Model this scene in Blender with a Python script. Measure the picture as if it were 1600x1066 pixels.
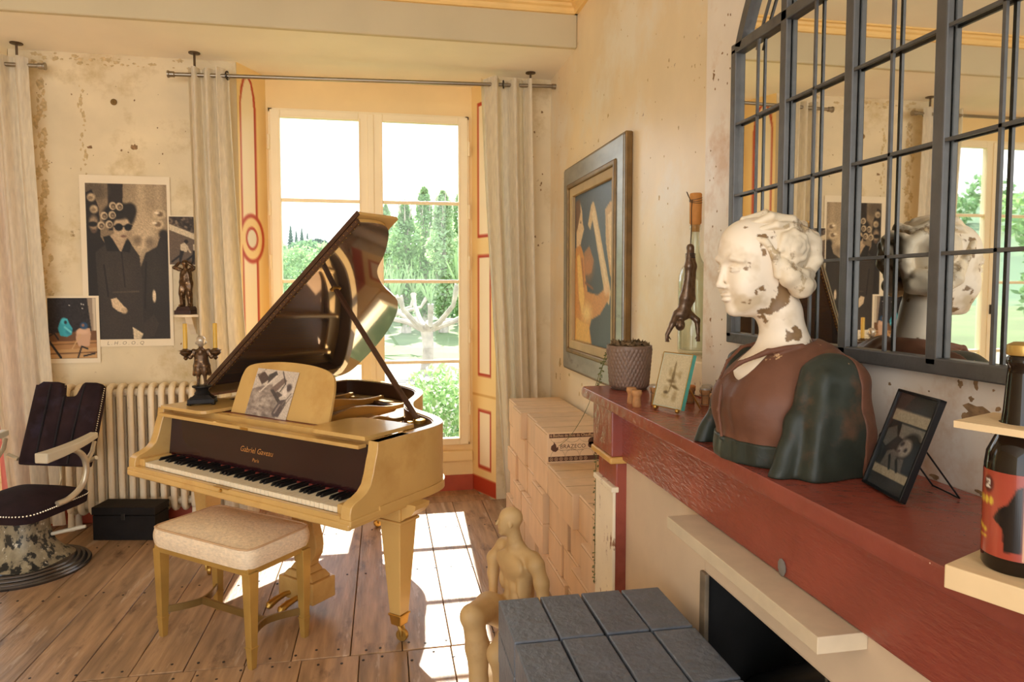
import bpy, bmesh, math, random
import numpy as np
from mathutils import Vector, Matrix
from mathutils.geometry import tessellate_polygon

random.seed(7)
rng = np.random.default_rng(7)
S = bpy.context.scene
COL = S.collection
for o in list(bpy.data.objects):
    bpy.data.objects.remove(o)

# ---------------------------------------------------------------- camera
PITCH = math.radians(3.2)
YAW = math.atan(200 / 1067 * math.cos(PITCH))
cd = bpy.data.cameras.new('camera')
cd.sensor_width = 36
cd.lens = 36 * 1067 / 1600
cd.shift_y = -23 / 1600
cd.clip_start = 0.02
cd.clip_end = 2000
cam = bpy.data.objects.new('camera', cd)
COL.objects.link(cam)
cam.location = (0, 0, 1.5)
cam.rotation_euler = (math.pi / 2 - PITCH, 0, -YAW)
S.camera = cam

# ---------------------------------------------------------------- sky, sun, exposure
W = bpy.data.worlds.new('sky')
S.world = W
W.use_nodes = True
nt = W.node_tree
nt.nodes.clear()
wo = nt.nodes.new('ShaderNodeOutputWorld')
bg = nt.nodes.new('ShaderNodeBackground')
tc = nt.nodes.new('ShaderNodeTexCoord')
sx = nt.nodes.new('ShaderNodeSeparateXYZ')
cr = nt.nodes.new('ShaderNodeValToRGB')
nt.links.new(tc.outputs['Generated'], sx.inputs[0])
nt.links.new(sx.outputs['Z'], cr.inputs[0])
nt.links.new(cr.outputs[0], bg.inputs[0])
nt.links.new(bg.outputs[0], wo.inputs[0])
cr.color_ramp.elements[0].position = 0.0
cr.color_ramp.elements[0].color = (1.0, 0.99, 0.97, 1)
cr.color_ramp.elements[1].position = 0.75
cr.color_ramp.elements[1].color = (0.70, 0.84, 1.0, 1)
bg.inputs[1].default_value = 1.5

SUN_EL = math.radians(41.0)
sd = bpy.data.lights.new('sun', 'SUN')
sd.energy = 6.5
sd.color = (1.0, 0.94, 0.84)
sd.angle = math.radians(0.6)
sun = bpy.data.objects.new('sun', sd)
COL.objects.link(sun)
sdir = Vector((-0.049 * math.cos(SUN_EL), -math.cos(SUN_EL), -math.sin(SUN_EL)))
sun.rotation_euler = sdir.to_track_quat('-Z', 'Y').to_euler()
sun.location = (0, 12, 12)

vs = S.view_settings
vs.view_transform = 'Standard'
vs.look = 'None'
vs.gamma = 1.0
vs.exposure = 1.32
vs.use_curve_mapping = False
try:
    S.cycles.max_bounces = 10
    S.cycles.diffuse_bounces = 5
    S.cycles.glossy_bounces = 5
    S.cycles.transparent_max_bounces = 16
    S.cycles.sample_clamp_indirect = 8.0
    S.cycles.caustics_reflective = False
    S.cycles.caustics_refractive = False
    S.cycles.use_denoising = True
except Exception:
    pass

# ---------------------------------------------------------------- helpers
def lin(c):
    return tuple(((x / 255) / 12.92 if x / 255 <= 0.04045 else ((x / 255 + 0.055) / 1.055) ** 2.4) for x in c)

INV = {}

def inv_of(o):
    return INV.get(o.name, Matrix.Identity(4))

def tag(o, label=None, cat=None, group=None, kind=None):
    if label: o['label'] = label
    if cat: o['category'] = cat
    if group: o['group'] = group
    if kind: o['kind'] = kind
    return o

def thing(name, label, cat, loc=(0, 0, 0), rz=0.0, group=None, kind=None):
    o = bpy.data.objects.new(name, None)
    o.empty_display_size = 0.05
    COL.objects.link(o)
    o.location = loc
    o.rotation_euler = (0, 0, rz)
    INV[o.name] = (Matrix.Translation(Vector(loc)) @ Matrix.Rotation(rz, 4, 'Z')).inverted()
    return tag(o, label, cat, group, kind)

def copy_tree(o, parent=None):
    c = o.copy()
    COL.objects.link(c)
    c.parent = parent
    for ch in o.children:
        copy_tree(ch, c)
    return c

def rotm(ax, deg):
    return Matrix.Rotation(math.radians(deg), 3, ax)

def catmull(pts, n=6, closed=False):
    P = [Vector(p) for p in pts]
    out = []
    m = len(P)
    rngi = range(m if closed else m - 1)
    for i in rngi:
        if closed:
            a, b, c, d = P[(i - 1) % m], P[i], P[(i + 1) % m], P[(i + 2) % m]
        else:
            b, c = P[i], P[i + 1]
            a = P[i - 1] if i else b + (b - c)
            d = P[i + 2] if i + 2 < m else c + (c - b)
        for k in range(n):
            t = k / n
            out.append(0.5 * ((2 * b) + (c - a) * t + (2 * a - 5 * b + 4 * c - d) * t * t + (3 * b - a - 3 * c + d) * t ** 3))
    if not closed:
        out.append(P[-1])
    return out

class MB:
    def __init__(s):
        s.v = []
        s.f = []

    def add(s, vs, fs):
        o = len(s.v)
        s.v += [tuple(v) for v in vs]
        s.f += [[i + o for i in f] for f in fs]
        return s

    def box(s, x0, x1, y0, y1, z0, z1):
        vs = [(x, y, z) for z in (z0, z1) for y in (y0, y1) for x in (x0, x1)]
        return s.add(vs, [(0, 2, 3, 1), (4, 5, 7, 6), (0, 1, 5, 4), (2, 6, 7, 3), (0, 4, 6, 2), (1, 3, 7, 5)])

    def obox(s, c, sz, M=None):
        M = M or Matrix.Identity(3)
        c = Vector(c)
        vs = [c + M @ Vector((x * sz[0] / 2, y * sz[1] / 2, z * sz[2] / 2)) for z in (-1, 1) for y in (-1, 1) for x in (-1, 1)]
        return s.add(vs, [(0, 2, 3, 1), (4, 5, 7, 6), (0, 1, 5, 4), (2, 6, 7, 3), (0, 4, 6, 2), (1, 3, 7, 5)])

    def frustum(s, c, b, t, z0, z1, M=None):
        M = M or Matrix.Identity(3)
        c = Vector(c)
        vs = [c + M @ Vector((x * d[0] / 2, y * d[1] / 2, z)) for z, d in ((z0, b), (z1, t)) for y in (-1, 1) for x in (-1, 1)]
        return s.add(vs, [(0, 2, 3, 1), (4, 5, 7, 6), (0, 1, 5, 4), (2, 6, 7, 3), (0, 4, 6, 2), (1, 3, 7, 5)])

    def prism(s, poly, a, b, fr=None):
        """poly in 2-D, extruded from a to b; fr(x, y, h) gives the point"""
        fr = fr or (lambda x, y, h: (x, y, h))
        n = len(poly)
        area = sum(poly[i][0] * poly[(i + 1) % n][1] - poly[(i + 1) % n][0] * poly[i][1] for i in range(n))
        if area < 0:
            poly = poly[::-1]
        vs = [fr(p[0], p[1], a) for p in poly] + [fr(p[0], p[1], b) for p in poly]
        fs = [(i, (i + 1) % n, n + (i + 1) % n, n + i) for i in range(n)]
        for t in tessellate_polygon([[Vector((p[0], p[1], 0)) for p in poly]]):
            A, B, C = t
            ar = (poly[B][0] - poly[A][0]) * (poly[C][1] - poly[A][1]) - (poly[C][0] - poly[A][0]) * (poly[B][1] - poly[A][1])
            if ar < 0:
                A, B, C = A, C, B
            fs.append((n + A, n + B, n + C))
            fs.append((A, C, B))
        return s.add(vs, fs)

    def tube(s, pts, r, n=10, caps=True, flat=None):
        P = [Vector(p) for p in pts]
        m = len(P)
        R = r if isinstance(r, (list, tuple)) else [r] * m
        up = None
        vs = []
        for i in range(m):
            t = (P[min(i + 1, m - 1)] - P[max(i - 1, 0)])
            t = t.normalized() if t.length > 1e-9 else Vector((0, 0, 1))
            if up is None:
                up = t.orthogonal().normalized()
            else:
                up = up - t * up.dot(t)
                up = up.normalized() if up.length > 1e-6 else t.orthogonal().normalized()
            w = t.cross(up)
            for k in range(n):
                a = 2 * math.pi * k / n
                vs.append(P[i] + (up * math.cos(a) + w * math.sin(a)) * R[i])
        fs = [(i * n + k, i * n + (k + 1) % n, (i + 1) * n + (k + 1) % n, (i + 1) * n + k) for i in range(m - 1) for k in range(n)]
        if caps:
            fs.append(list(range(n))[::-1])
            fs.append([(m - 1) * n + k for k in range(n)])
        return s.add(vs, fs)

    def lathe(s, prof, c=(0, 0, 0), n=24, sx=1, sy=1, M=None):
        c = Vector(c)
        M = M or Matrix.Identity(3)
        m = len(prof)
        vs = [c + M @ Vector((r * sx * math.cos(2 * math.pi * k / n), r * sy * math.sin(2 * math.pi * k / n), z)) for r, z in prof for k in range(n)]
        fs = [(i * n + k, i * n + (k + 1) % n, (i + 1) * n + (k + 1) % n, (i + 1) * n + k) for i in range(m - 1) for k in range(n)]
        if prof[0][0] > 1e-5: fs.append(list(range(n))[::-1])
        if prof[-1][0] > 1e-5: fs.append([(m - 1) * n + k for k in range(n)])
        return s.add(vs, fs)

    def ell(s, c, r, n=14, m=9, M=None):
        prof = [(max(1e-6, math.sin(math.pi * i / m)), -math.cos(math.pi * i / m)) for i in range(m + 1)]
        c = Vector(c)
        M = M or Matrix.Identity(3)
        vs = [c + M @ Vector((q * r[0] * math.cos(2 * math.pi * k / n), q * r[1] * math.sin(2 * math.pi * k / n), z * r[2])) for q, z in prof for k in range(n)]
        fs = [(i * n + k, i * n + (k + 1) % n, (i + 1) * n + (k + 1) % n, (i + 1) * n + k) for i in range(m) for k in range(n)]
        return s.add(vs, fs)

    def grid(s, fn, nu, nv, close_u=False):
        vs = [fn(i / nu, j / nv) for j in range(nv + 1) for i in range(nu + (0 if close_u else 1))]
        w = nu if close_u else nu + 1
        fs = [(j * w + i, j * w + (i + 1) % w, (j + 1) * w + (i + 1) % w, (j + 1) * w + i) for j in range(nv) for i in range(nu)]
        return s.add(vs, fs)

    def build(s, name, mat, parent=None, smooth=False, bevel=0, world=False, origin=None, seg=2, angle=40,
              label=None, cat=None, group=None, kind=None, solid=0):
        vv = s.v
        if parent is not None and world:
            I = inv_of(parent)
            vv = [I @ Vector(v) for v in vv]
        if origin is not None:
            O = Vector(origin)
            vv = [Vector(v) - O for v in vv]
        me = bpy.data.meshes.new(name)
        me.from_pydata([tuple(v) for v in vv], [], s.f)
        me.update()
        return finish(me, name, mat, parent, smooth, bevel, seg, angle, origin, label, cat, group, kind, solid)

def finish(me, name, mat, parent=None, smooth=False, bevel=0, seg=2, angle=40, origin=None,
           label=None, cat=None, group=None, kind=None, solid=0):
    if mat is not None:
        me.materials.append(mat)
    if smooth:
        me.shade_smooth()
        if angle < 180:
            me.set_sharp_from_angle(angle=math.radians(angle))
    o = bpy.data.objects.new(name, me)
    COL.objects.link(o)
    if origin is not None:
        o.location = origin
        INV[o.name] = Matrix.Translation(Vector(origin)).inverted()
    if parent is not None:
        o.parent = parent
        INV[o.name] = inv_of(parent)
    if solid:
        m = o.modifiers.new('solid', 'SOLIDIFY')
        m.thickness = solid
        m.offset = 0
    if bevel:
        b = o.modifiers.new('bevel', 'BEVEL')
        b.width = bevel
        b.segments = seg
        b.limit_method = 'ANGLE'
        b.angle_limit = math.radians(35)
        b.harden_normals = False
    return tag(o, label, cat, group, kind)

def share(o, name, loc, parent=None, rot=None, label=None, cat=None, group=None):
    """another object with the same mesh"""
    c = o.copy()
    c.name = name
    COL.objects.link(c)
    c.location = loc
    c.parent = parent
    if rot is not None: c.rotation_euler = rot
    if label: c['label'] = label
    if cat: c['category'] = cat
    if group: c['group'] = group
    return c

# ---------------------------------------------------------------- signed distance sculpting
class SDF:
    def __init__(s, lo, hi, res):
        s.lo = np.array(lo, float)
        s.res = res
        n = np.ceil((np.array(hi, float) - s.lo) / res).astype(int) + 1
        s.ax = [(s.lo[i] + res * np.arange(n[i])).astype(np.float32) for i in range(3)]
        s.val = np.full(tuple(n), 9.0, np.float32)

    def _cut(s, mn, mx):
        sl = []
        for i in range(3):
            a = int(max(0, np.floor((mn[i] - s.lo[i]) / s.res)))
            b = int(min(len(s.ax[i]), np.ceil((mx[i] - s.lo[i]) / s.res) + 1))
            if b <= a: return None, None
            sl.append(slice(a, b))
        X, Y, Z = np.meshgrid(s.ax[0][sl[0]], s.ax[1][sl[1]], s.ax[2][sl[2]], indexing='ij', sparse=True)
        return tuple(sl), (X, Y, Z)

    def _mix(s, sl, d, k, sub):
        v = s.val[sl]
        if sub:
            h = np.maximum(k - np.abs(v + d), 0) / k
            s.val[sl] = np.maximum(v, -d) + h * h * k / 4
        else:
            h = np.maximum(k - np.abs(v - d), 0) / k
            s.val[sl] = np.minimum(v, d) - h * h * k / 4

    def ell(s, c, r, k=0.01, M=None, sub=False):
        c = np.array(c, float); r = np.array(r, float)
        pad = r.max() * (1 if M is not None else 1) + k + 2 * s.res
        e = np.full(3, r.max()) if M is not None else r
        sl, G = s._cut(c - e - k - 2 * s.res, c + e + k + 2 * s.res)
        if sl is None: return s
        x, y, z = G[0] - c[0], G[1] - c[1], G[2] - c[2]
        if M is not None:
            m = np.array(M).T
            x, y, z = (m[0, 0] * x + m[0, 1] * y + m[0, 2] * z, m[1, 0] * x + m[1, 1] * y + m[1, 2] * z, m[2, 0] * x + m[2, 1] * y + m[2, 2] * z)
        k0 = np.sqrt((x / r[0]) ** 2 + (y / r[1]) ** 2 + (z / r[2]) ** 2)
        k1 = np.sqrt((x / r[0] ** 2) ** 2 + (y / r[1] ** 2) ** 2 + (z / r[2] ** 2) ** 2) + 1e-6
        s._mix(sl, k0 * (k0 - 1) / k1, k, sub)
        return s

    def cap(s, a, b, ra, rb=None, k=0.01, sub=False):
        rb = ra if rb is None else rb
        a = np.array(a, float); b = np.array(b, float)
        m = max(ra, rb) + k + 2 * s.res
        sl, G = s._cut(np.minimum(a, b) - m, np.maximum(a, b) + m)
        if sl is None: return s
        x, y, z = G[0] - a[0], G[1] - a[1], G[2] - a[2]
        d = b - a
        L = max(d @ d, 1e-12)
        t = np.clip((x * d[0] + y * d[1] + z * d[2]) / L, 0, 1)
        D = np.sqrt((x - t * d[0]) ** 2 + (y - t * d[1]) ** 2 + (z - t * d[2]) ** 2) - (ra + (rb - ra) * t)
        s._mix(sl, D, k, sub)
        return s

    def chain(s, pts, rs, k=0.01):
        for i in range(len(pts) - 1):
            ra = rs[i] if isinstance(rs, (list, tuple)) else rs
            rb = rs[i + 1] if isinstance(rs, (list, tuple)) else rs
            s.cap(pts[i], pts[i + 1], ra, rb, k)
        return s

    def floor(s, z):
        s.val = np.maximum(s.val, (z - s.ax[2])[None, None, :].astype(np.float32))
        return s

    def noise(s, amp, scale, seed=1):
        g = np.random.default_rng(seed)
        d = np.zeros_like(s.val)
        for i in range(4):
            w = g.normal(size=3) * scale
            p = g.uniform(0, 6.28)
            d += np.sin(w[0] * s.ax[0][:, None, None] + w[1] * s.ax[1][None, :, None] + w[2] * s.ax[2][None, None, :] + p).astype(np.float32)
        s.val = s.val + d * amp / 2
        return s

    def mesh(s):
        V = s.val
        sg = V < 0
        nx, ny, nz = V.shape
        acc = np.zeros((nx - 1, ny - 1, nz - 1, 3), np.float32)
        cnt = np.zeros((nx - 1, ny - 1, nz - 1), np.float32)
        for axis in range(3):
            o1, o2 = [q for q in range(3) if q != axis]
            for d1 in (0, 1):
                for d2 in (0, 1):
                    sa = [slice(0, -1)] * 3
                    sb = [slice(0, -1)] * 3
                    sb[axis] = slice(1, None)
                    for q, dd in ((o1, d1), (o2, d2)):
                        if dd:
                            sa[q] = slice(1, None); sb[q] = slice(1, None)
                    A = V[tuple(sa)]; B = V[tuple(sb)]
                    c = (A < 0) != (B < 0)
                    t = np.where(c, A / np.where(c, A - B, 1), 0)
                    acc[..., axis] += t
                    acc[..., o1] += c * d1
                    acc[..., o2] += c * d2
                    cnt += c
        act = cnt > 0
        idx = np.full(act.shape, -1, np.int64)
        idx[act] = np.arange(act.sum())
        ijk = np.argwhere(act)
        P = s.lo + (ijk + acc[act] / cnt[act][:, None]) * s.res
        quads = []
        for axis in range(3):
            o1, o2 = (axis + 1) % 3, (axis + 2) % 3
            sa = [slice(None)] * 3; sb = [slice(None)] * 3
            sa[axis] = slice(0, -1); sb[axis] = slice(1, None)
            A = sg[tuple(sa)]; B = sg[tuple(sb)]
            e = np.argwhere(A != B)
            e = e[(e[:, o1] > 0) & (e[:, o2] > 0) & (e[:, o1] < V.shape[o1] - 1) & (e[:, o2] < V.shape[o2] - 1)]
            if not len(e): continue
            fl = A[tuple(e.T)]
            def cell(a, b):
                q = e.copy(); q[:, o1] += a; q[:, o2] += b
                return idx[tuple(q.T)]
            c00, c10, c11, c01 = cell(-1, -1), cell(0, -1), cell(0, 0), cell(-1, 0)
            q = np.stack([c00, c10, c11, c01], 1)
            q[~fl] = q[~fl][:, ::-1]
            quads.append(q)
        Q = np.concatenate(quads)
        return P, Q

    def build(s, name, mat, parent=None, world=False, origin=None, M=None, **kw):
        P, Q = s.mesh()
        if M is not None:
            A = np.array(M)
            P = P @ A[:3, :3].T + (A[:3, 3] if A.shape[0] == 4 else 0)
        if parent is not None and world:
            I = np.array(inv_of(parent))
            P = P @ I[:3, :3].T + I[:3, 3]
        if origin is not None:
            P = P - np.array(origin)
        me = bpy.data.meshes.new(name)
        me.from_pydata(P.tolist(), [], Q.tolist())
        me.update()
        return finish(me, name, mat, parent, smooth=True, angle=180, origin=origin, **kw)

# ---------------------------------------------------------------- flat prints (vertex coloured)
class Canvas:
    def __init__(s, w, h, col):
        s.w, s.h = w, h
        s.a = np.ones((h, w, 3)) * np.array(col, float)
        s.Y, s.X = np.mgrid[0:h, 0:w]
        s.Y = (s.Y + 0.0) / (h - 1)
        s.X = (s.X + 0.0) / (w - 1)

    def put(s, m, col, al=1.0):
        m = (np.clip(m, 0, 1) * al)[..., None]
        s.a = s.a * (1 - m) + np.array(col, float) * m
        return s

    def e(s, cx, cy, rx, ry, col, soft=0.08, al=1.0, rot=0):
        x = s.X - cx; y = (s.Y - cy)
        if rot:
            c, n = math.cos(rot), math.sin(rot)
            asp = s.h / s.w
            yy = y * asp
            x, yy = x * c + yy * n, -x * n + yy * c
            y = yy / asp
        d = np.sqrt((x / rx) ** 2 + (y / ry) ** 2)
        return s.put((1 + soft - d) / (2 * soft), col, al)

    def p(s, pts, col, al=1.0):
        m = np.zeros((s.h, s.w))
        for ox in (-0.25, 0.25):
            for oy in (-0.25, 0.25):
                X = s.X + ox / s.w; Y = s.Y + oy / s.h
                ins = np.zeros((s.h, s.w), bool)
                n = len(pts)
                for i in range(n):
                    x1, y1 = pts[i]; x2, y2 = pts[(i + 1) % n]
                    if y1 == y2: continue
                    c = ((y1 > Y) != (y2 > Y)) & (X < (x2 - x1) * (Y - y1) / (y2 - y1) + x1)
                    ins ^= c
                m += ins / 4
        return s.put(m, col, al)

    def l(s, pts, wd, col, al=1.0):
        asp = s.h / s.w
        m = np.zeros((s.h, s.w))
        for (x1, y1), (x2, y2) in zip(pts[:-1], pts[1:]):
            dx, dy = x2 - x1, (y2 - y1) * asp
            L = dx * dx + dy * dy + 1e-9
            t = np.clip(((s.X - x1) * dx + (s.Y - y1) * asp * dy) / L, 0, 1)
            d = np.hypot(s.X - x1 - t * dx, (s.Y - y1) * asp - t * dy)
            m = np.maximum(m, np.clip((wd - d) / (0.7 / s.w) + 0.5, 0, 1))
        return s.put(m, col, al)

    def grain(s, amp, sc=1, seed=3):
        g = np.random.default_rng(seed)
        n = g.normal(size=(s.h // sc + 2, s.w // sc + 2))
        n = np.repeat(np.repeat(n, sc, 0), sc, 1)[:s.h, :s.w]
        s.a = s.a * (1 + amp * n[..., None])
        return s

    def blobs(s, n, r, cols, box=(0, 0, 1, 1), seed=5, al=0.7, soft=0.5):
        g = random.Random(seed)
        for _ in range(n):
            c = g.choice(cols)
            q = r * g.uniform(0.5, 1.4)
            s.e(g.uniform(box[0], box[2]), g.uniform(box[1], box[3]), q, q * s.w / s.h * g.uniform(0.6, 1.6), c, soft, al)
        return s

    def build(s, name, fr, mat, parent=None, world=False, **kw):
        """fr(u, v) -> point; u runs right, v runs down"""
        I = inv_of(parent) if (parent is not None and world) else Matrix.Identity(4)
        vs = [tuple(I @ Vector(fr(i / (s.w - 1), j / (s.h - 1)))) for j in range(s.h) for i in range(s.w)]
        fs = [(j * s.w + i, (j + 1) * s.w + i, (j + 1) * s.w + i + 1, j * s.w + i + 1) for j in range(s.h - 1) for i in range(s.w - 1)]
        me = bpy.data.meshes.new(name)
        me.from_pydata(vs, [], fs)
        at = me.color_attributes.new('print', 'FLOAT_COLOR', 'POINT')
        a = np.clip(s.a, 0, 255).reshape(-1, 3) / 255
        a = np.where(a <= 0.04045, a / 12.92, ((a + 0.055) / 1.055) ** 2.4)
        at.data.foreach_set('color', np.concatenate([a, np.ones((len(a), 1))], 1).astype(np.float32).ravel())
        me.update()
        return finish(me, name, mat, parent, **kw)

def text_mesh(body, size, fr, name, mat, parent, world=False, align='CENTER', depth=0.0, shear=0.0, label=None, space=1.0):
    """lettering laid on a surface: fr(x, y) -> point, x right, y up"""
    cu = bpy.data.curves.new(name, 'FONT')
    cu.body = body
    cu.size = size
    cu.align_x = align
    cu.shear = shear
    cu.space_character = space
    cu.resolution_u = 2
    ob = bpy.data.objects.new(name + '_tmp', cu)
    COL.objects.link(ob)
    dg = bpy.context.evaluated_depsgraph_get()
    me0 = bpy.data.meshes.new_from_object(ob.evaluated_get(dg))
    vs = [v.co.copy() for v in me0.vertices]
    fs = [list(p.vertices) for p in me0.polygons]
    bpy.data.objects.remove(ob)
    bpy.data.meshes.remove(me0)
    bpy.data.curves.remove(cu)
    mb = MB()
    mb.add([fr(v.x, v.y) for v in vs], fs)
    return mb.build(name, mat, parent, world=world, label=label)

# ---------------------------------------------------------------- materials
MATS = {}

def mk(name, col, rough=0.5, metal=0.0, var=0.1, scale=6.0, bump=0.0, bscale=60.0, spec=0.5, coat=0.0,
       stretch=(1, 1, 1), col2=None, thr=0.6, wid=0.06, s2=5.0, det=4, rnd=0.0, trans=0.0, col3=None, thr3=0.65, s3=12.0, stretch2=None, bstretch=None):
    if name in MATS: return MATS[name]
    m = bpy.data.materials.new(name)
    m.use_nodes = True
    N = m.node_tree.nodes; L = m.node_tree.links
    b = N['Principled BSDF']
    b.inputs['Roughness'].default_value = rough
    b.inputs['Metallic'].default_value = metal
    b.inputs['Specular IOR Level'].default_value = spec
    b.inputs['Coat Weight'].default_value = coat
    b.inputs['Coat Roughness'].default_value = 0.08
    c = lin(col)
    tcn = N.new('ShaderNodeTexCoord')
    def mapped(st):
        mp = N.new('ShaderNodeMapping')
        mp.inputs['Scale'].default_value = st
        L.new(tcn.outputs['Object'], mp.inputs['Vector'])
        return mp.outputs[0]
    vec = mapped(stretch)
    oi = None
    if rnd:
        oi = N.new('ShaderNodeObjectInfo')
        av = N.new('ShaderNodeVectorMath'); av.operation = 'ADD'
        mu = N.new('ShaderNodeMath'); mu.operation = 'MULTIPLY'; mu.inputs[1].default_value = 37.0
        L.new(oi.outputs['Random'], mu.inputs[0])
        L.new(vec, av.inputs[0]); L.new(mu.outputs[0], av.inputs[1])
        vec = av.outputs[0]
    n1 = N.new('ShaderNodeTexNoise')
    n1.inputs['Scale'].default_value = scale
    n1.inputs['Detail'].default_value = det
    L.new(vec, n1.inputs['Vector'])
    mx = N.new('ShaderNodeMix'); mx.data_type = 'RGBA'
    rp = N.new('ShaderNodeValToRGB')
    rp.color_ramp.elements[0].position = 0.3; rp.color_ramp.elements[1].position = 0.7
    L.new(n1.outputs['Fac'], rp.inputs[0])
    L.new(rp.outputs[0], mx.inputs[0])
    mx.inputs[6].default_value = (*[x * (1 - var) for x in c], 1)
    mx.inputs[7].default_value = (*[min(1, x * (1 + var)) for x in c], 1)
    out = mx.outputs[2]
    def overlay(prev, cc, sc, th, wd, st):
        n2 = N.new('ShaderNodeTexNoise')
        n2.inputs['Scale'].default_value = sc
        n2.inputs['Detail'].default_value = 6
        n2.inputs['Roughness'].default_value = 0.65
        L.new(mapped(st) if st else vec, n2.inputs['Vector'])
        r2 = N.new('ShaderNodeValToRGB')
        r2.color_ramp.elements[0].position = th; r2.color_ramp.elements[1].position = min(1, th + wd)
        L.new(n2.outputs['Fac'], r2.inputs[0])
        m2 = N.new('ShaderNodeMix'); m2.data_type = 'RGBA'
        L.new(r2.outputs[0], m2.inputs[0])
        L.new(prev, m2.inputs[6])
        m2.inputs[7].default_value = (*lin(cc), 1)
        return m2.outputs[2]
    if col2: out = overlay(out, col2, s2, thr, wid, stretch2)
    if col3: out = overlay(out, col3, s3, thr3, 0.05, None)
    if rnd:
        hs = N.new('ShaderNodeHueSaturation')
        mm = N.new('ShaderNodeMapRange')
        mm.inputs['To Min'].default_value = 1 - rnd; mm.inputs['To Max'].default_value = 1 + rnd
        L.new(oi.outputs['Random'], mm.inputs[0])
        L.new(mm.outputs[0], hs.inputs['Value'])
        L.new(out, hs.inputs['Color'])
        out = hs.outputs[0]
    L.new(out, b.inputs['Base Color'])
    if bump:
        n3 = N.new('ShaderNodeTexNoise')
        n3.inputs['Scale'].default_value = bscale
        n3.inputs['Detail'].default_value = 5
        L.new(mapped(bstretch) if bstretch else vec, n3.inputs['Vector'])
        bp = N.new('ShaderNodeBump')
        bp.inputs['Strength'].default_value = bump
        bp.inputs['Distance'].default_value = 0.01
        L.new(n3.outputs['Fac'], bp.inputs['Height'])
        L.new(bp.outputs[0], b.inputs['Normal'])
    if trans:
        mo = N['Material Output']
        tr = N.new('ShaderNodeBsdfTranslucent')
        ms = N.new('ShaderNodeMixShader'); ms.inputs[0].default_value = trans
        L.new(out, tr.inputs[0])
        L.new(b.outputs[0], ms.inputs[1]); L.new(tr.outputs[0], ms.inputs[2])
        L.new(ms.outputs[0], mo.inputs[0])
    MATS[name] = m
    return m

def glass_mat(name, tint, refl=0.07, rough=0.0):
    if name in MATS: return MATS[name]
    m = bpy.data.materials.new(name); m.use_nodes = True
    N = m.node_tree.nodes; L = m.node_tree.links
    N.remove(N['Principled BSDF'])
    t = N.new('ShaderNodeBsdfTransparent'); t.inputs[0].default_value = (*tint, 1)
    g = N.new('ShaderNodeBsdfGlossy'); g.inputs['Roughness'].default_value = rough
    fr = N.new('ShaderNodeLayerWeight'); fr.inputs[0].default_value = 0.25
    mr = N.new('ShaderNodeMapRange'); mr.inputs['To Min'].default_value = refl * 0.5; mr.inputs['To Max'].default_value = min(1, refl * 6)
    L.new(fr.outputs['Facing'], mr.inputs[0])
    x = N.new('ShaderNodeMixShader')
    L.new(mr.outputs[0], x.inputs[0]); L.new(t.outputs[0], x.inputs[1]); L.new(g.outputs[0], x.inputs[2])
    L.new(x.outputs[0], N['Material Output'].inputs[0])
    MATS[name] = m
    return m

def print_mat(name, rough=0.5, spec=0.4):
    if name in MATS: return MATS[name]
    m = bpy.data.materials.new(name); m.use_nodes = True
    N = m.node_tree.nodes; L = m.node_tree.links
    b = N['Principled BSDF']
    at = N.new('ShaderNodeAttribute'); at.attribute_name = 'print'
    L.new(at.outputs['Color'], b.inputs['Base Color'])
    b.inputs['Roughness'].default_value = rough
    b.inputs['Specular IOR Level'].default_value = spec
    MATS[name] = m
    return m
# ---------------------------------------------------------------- room shell
YW, YF = 4.72, 5.0          # wall face, window plane
XR, XB = 1.16, 1.0          # side wall, chimney breast
ZS, ZC = 2.95, 3.2          # soffit over the windows, main ceiling

m_wall = mk('old_plaster', (226, 208, 172), 0.75, var=0.10, scale=3.0, bump=0.25, bscale=14, col2=(196, 170, 118), thr=0.56, wid=0.16, s2=2.6, col3=(152, 124, 82), thr3=0.68, s3=9, det=8)
m_wallr = mk('side_plaster', (238, 218, 184), 0.34, var=0.09, scale=2.2, bump=0.22, bscale=11, col2=(240, 230, 212), thr=0.50, wid=0.15, s2=1.7, col3=(150, 112, 74), thr3=0.67, s3=13, det=8, spec=0.5)
m_breast = mk('breast_plaster', (230, 218, 202), 0.34, var=0.12, scale=3.0, bump=0.3, bscale=10, col2=(206, 172, 136), thr=0.54, wid=0.12, s2=3.2, col3=(120, 88, 60), thr3=0.66, s3=15, det=8)
m_yellow = mk('yellow_paint', (246, 216, 156), 0.5, var=0.05, scale=3)
m_frame = mk('window_paint', (252, 234, 194), 0.4, var=0.03, scale=4)
m_ceil = mk('ceiling_plaster', (246, 238, 222), 0.8, var=0.06, scale=1.5, bump=0.15, bscale=5)
m_beam = mk('beam_plaster', (204, 190, 156), 0.8, var=0.05, scale=2, bump=0.15, bscale=6)
m_corn = mk('cornice_paint', (242, 204, 132), 0.5, var=0.08, scale=5)
m_red = mk('brick_red_paint', (178, 76, 48), 0.45, var=0.12, scale=7, bump=0.15, bscale=30, col2=(214, 150, 112), thr=0.70, s2=22)
m_glass = glass_mat('window_glass', (0.97, 0.985, 0.985), 0.05)
m_subfloor = mk('subfloor', (52, 36, 26), 0.9)

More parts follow.
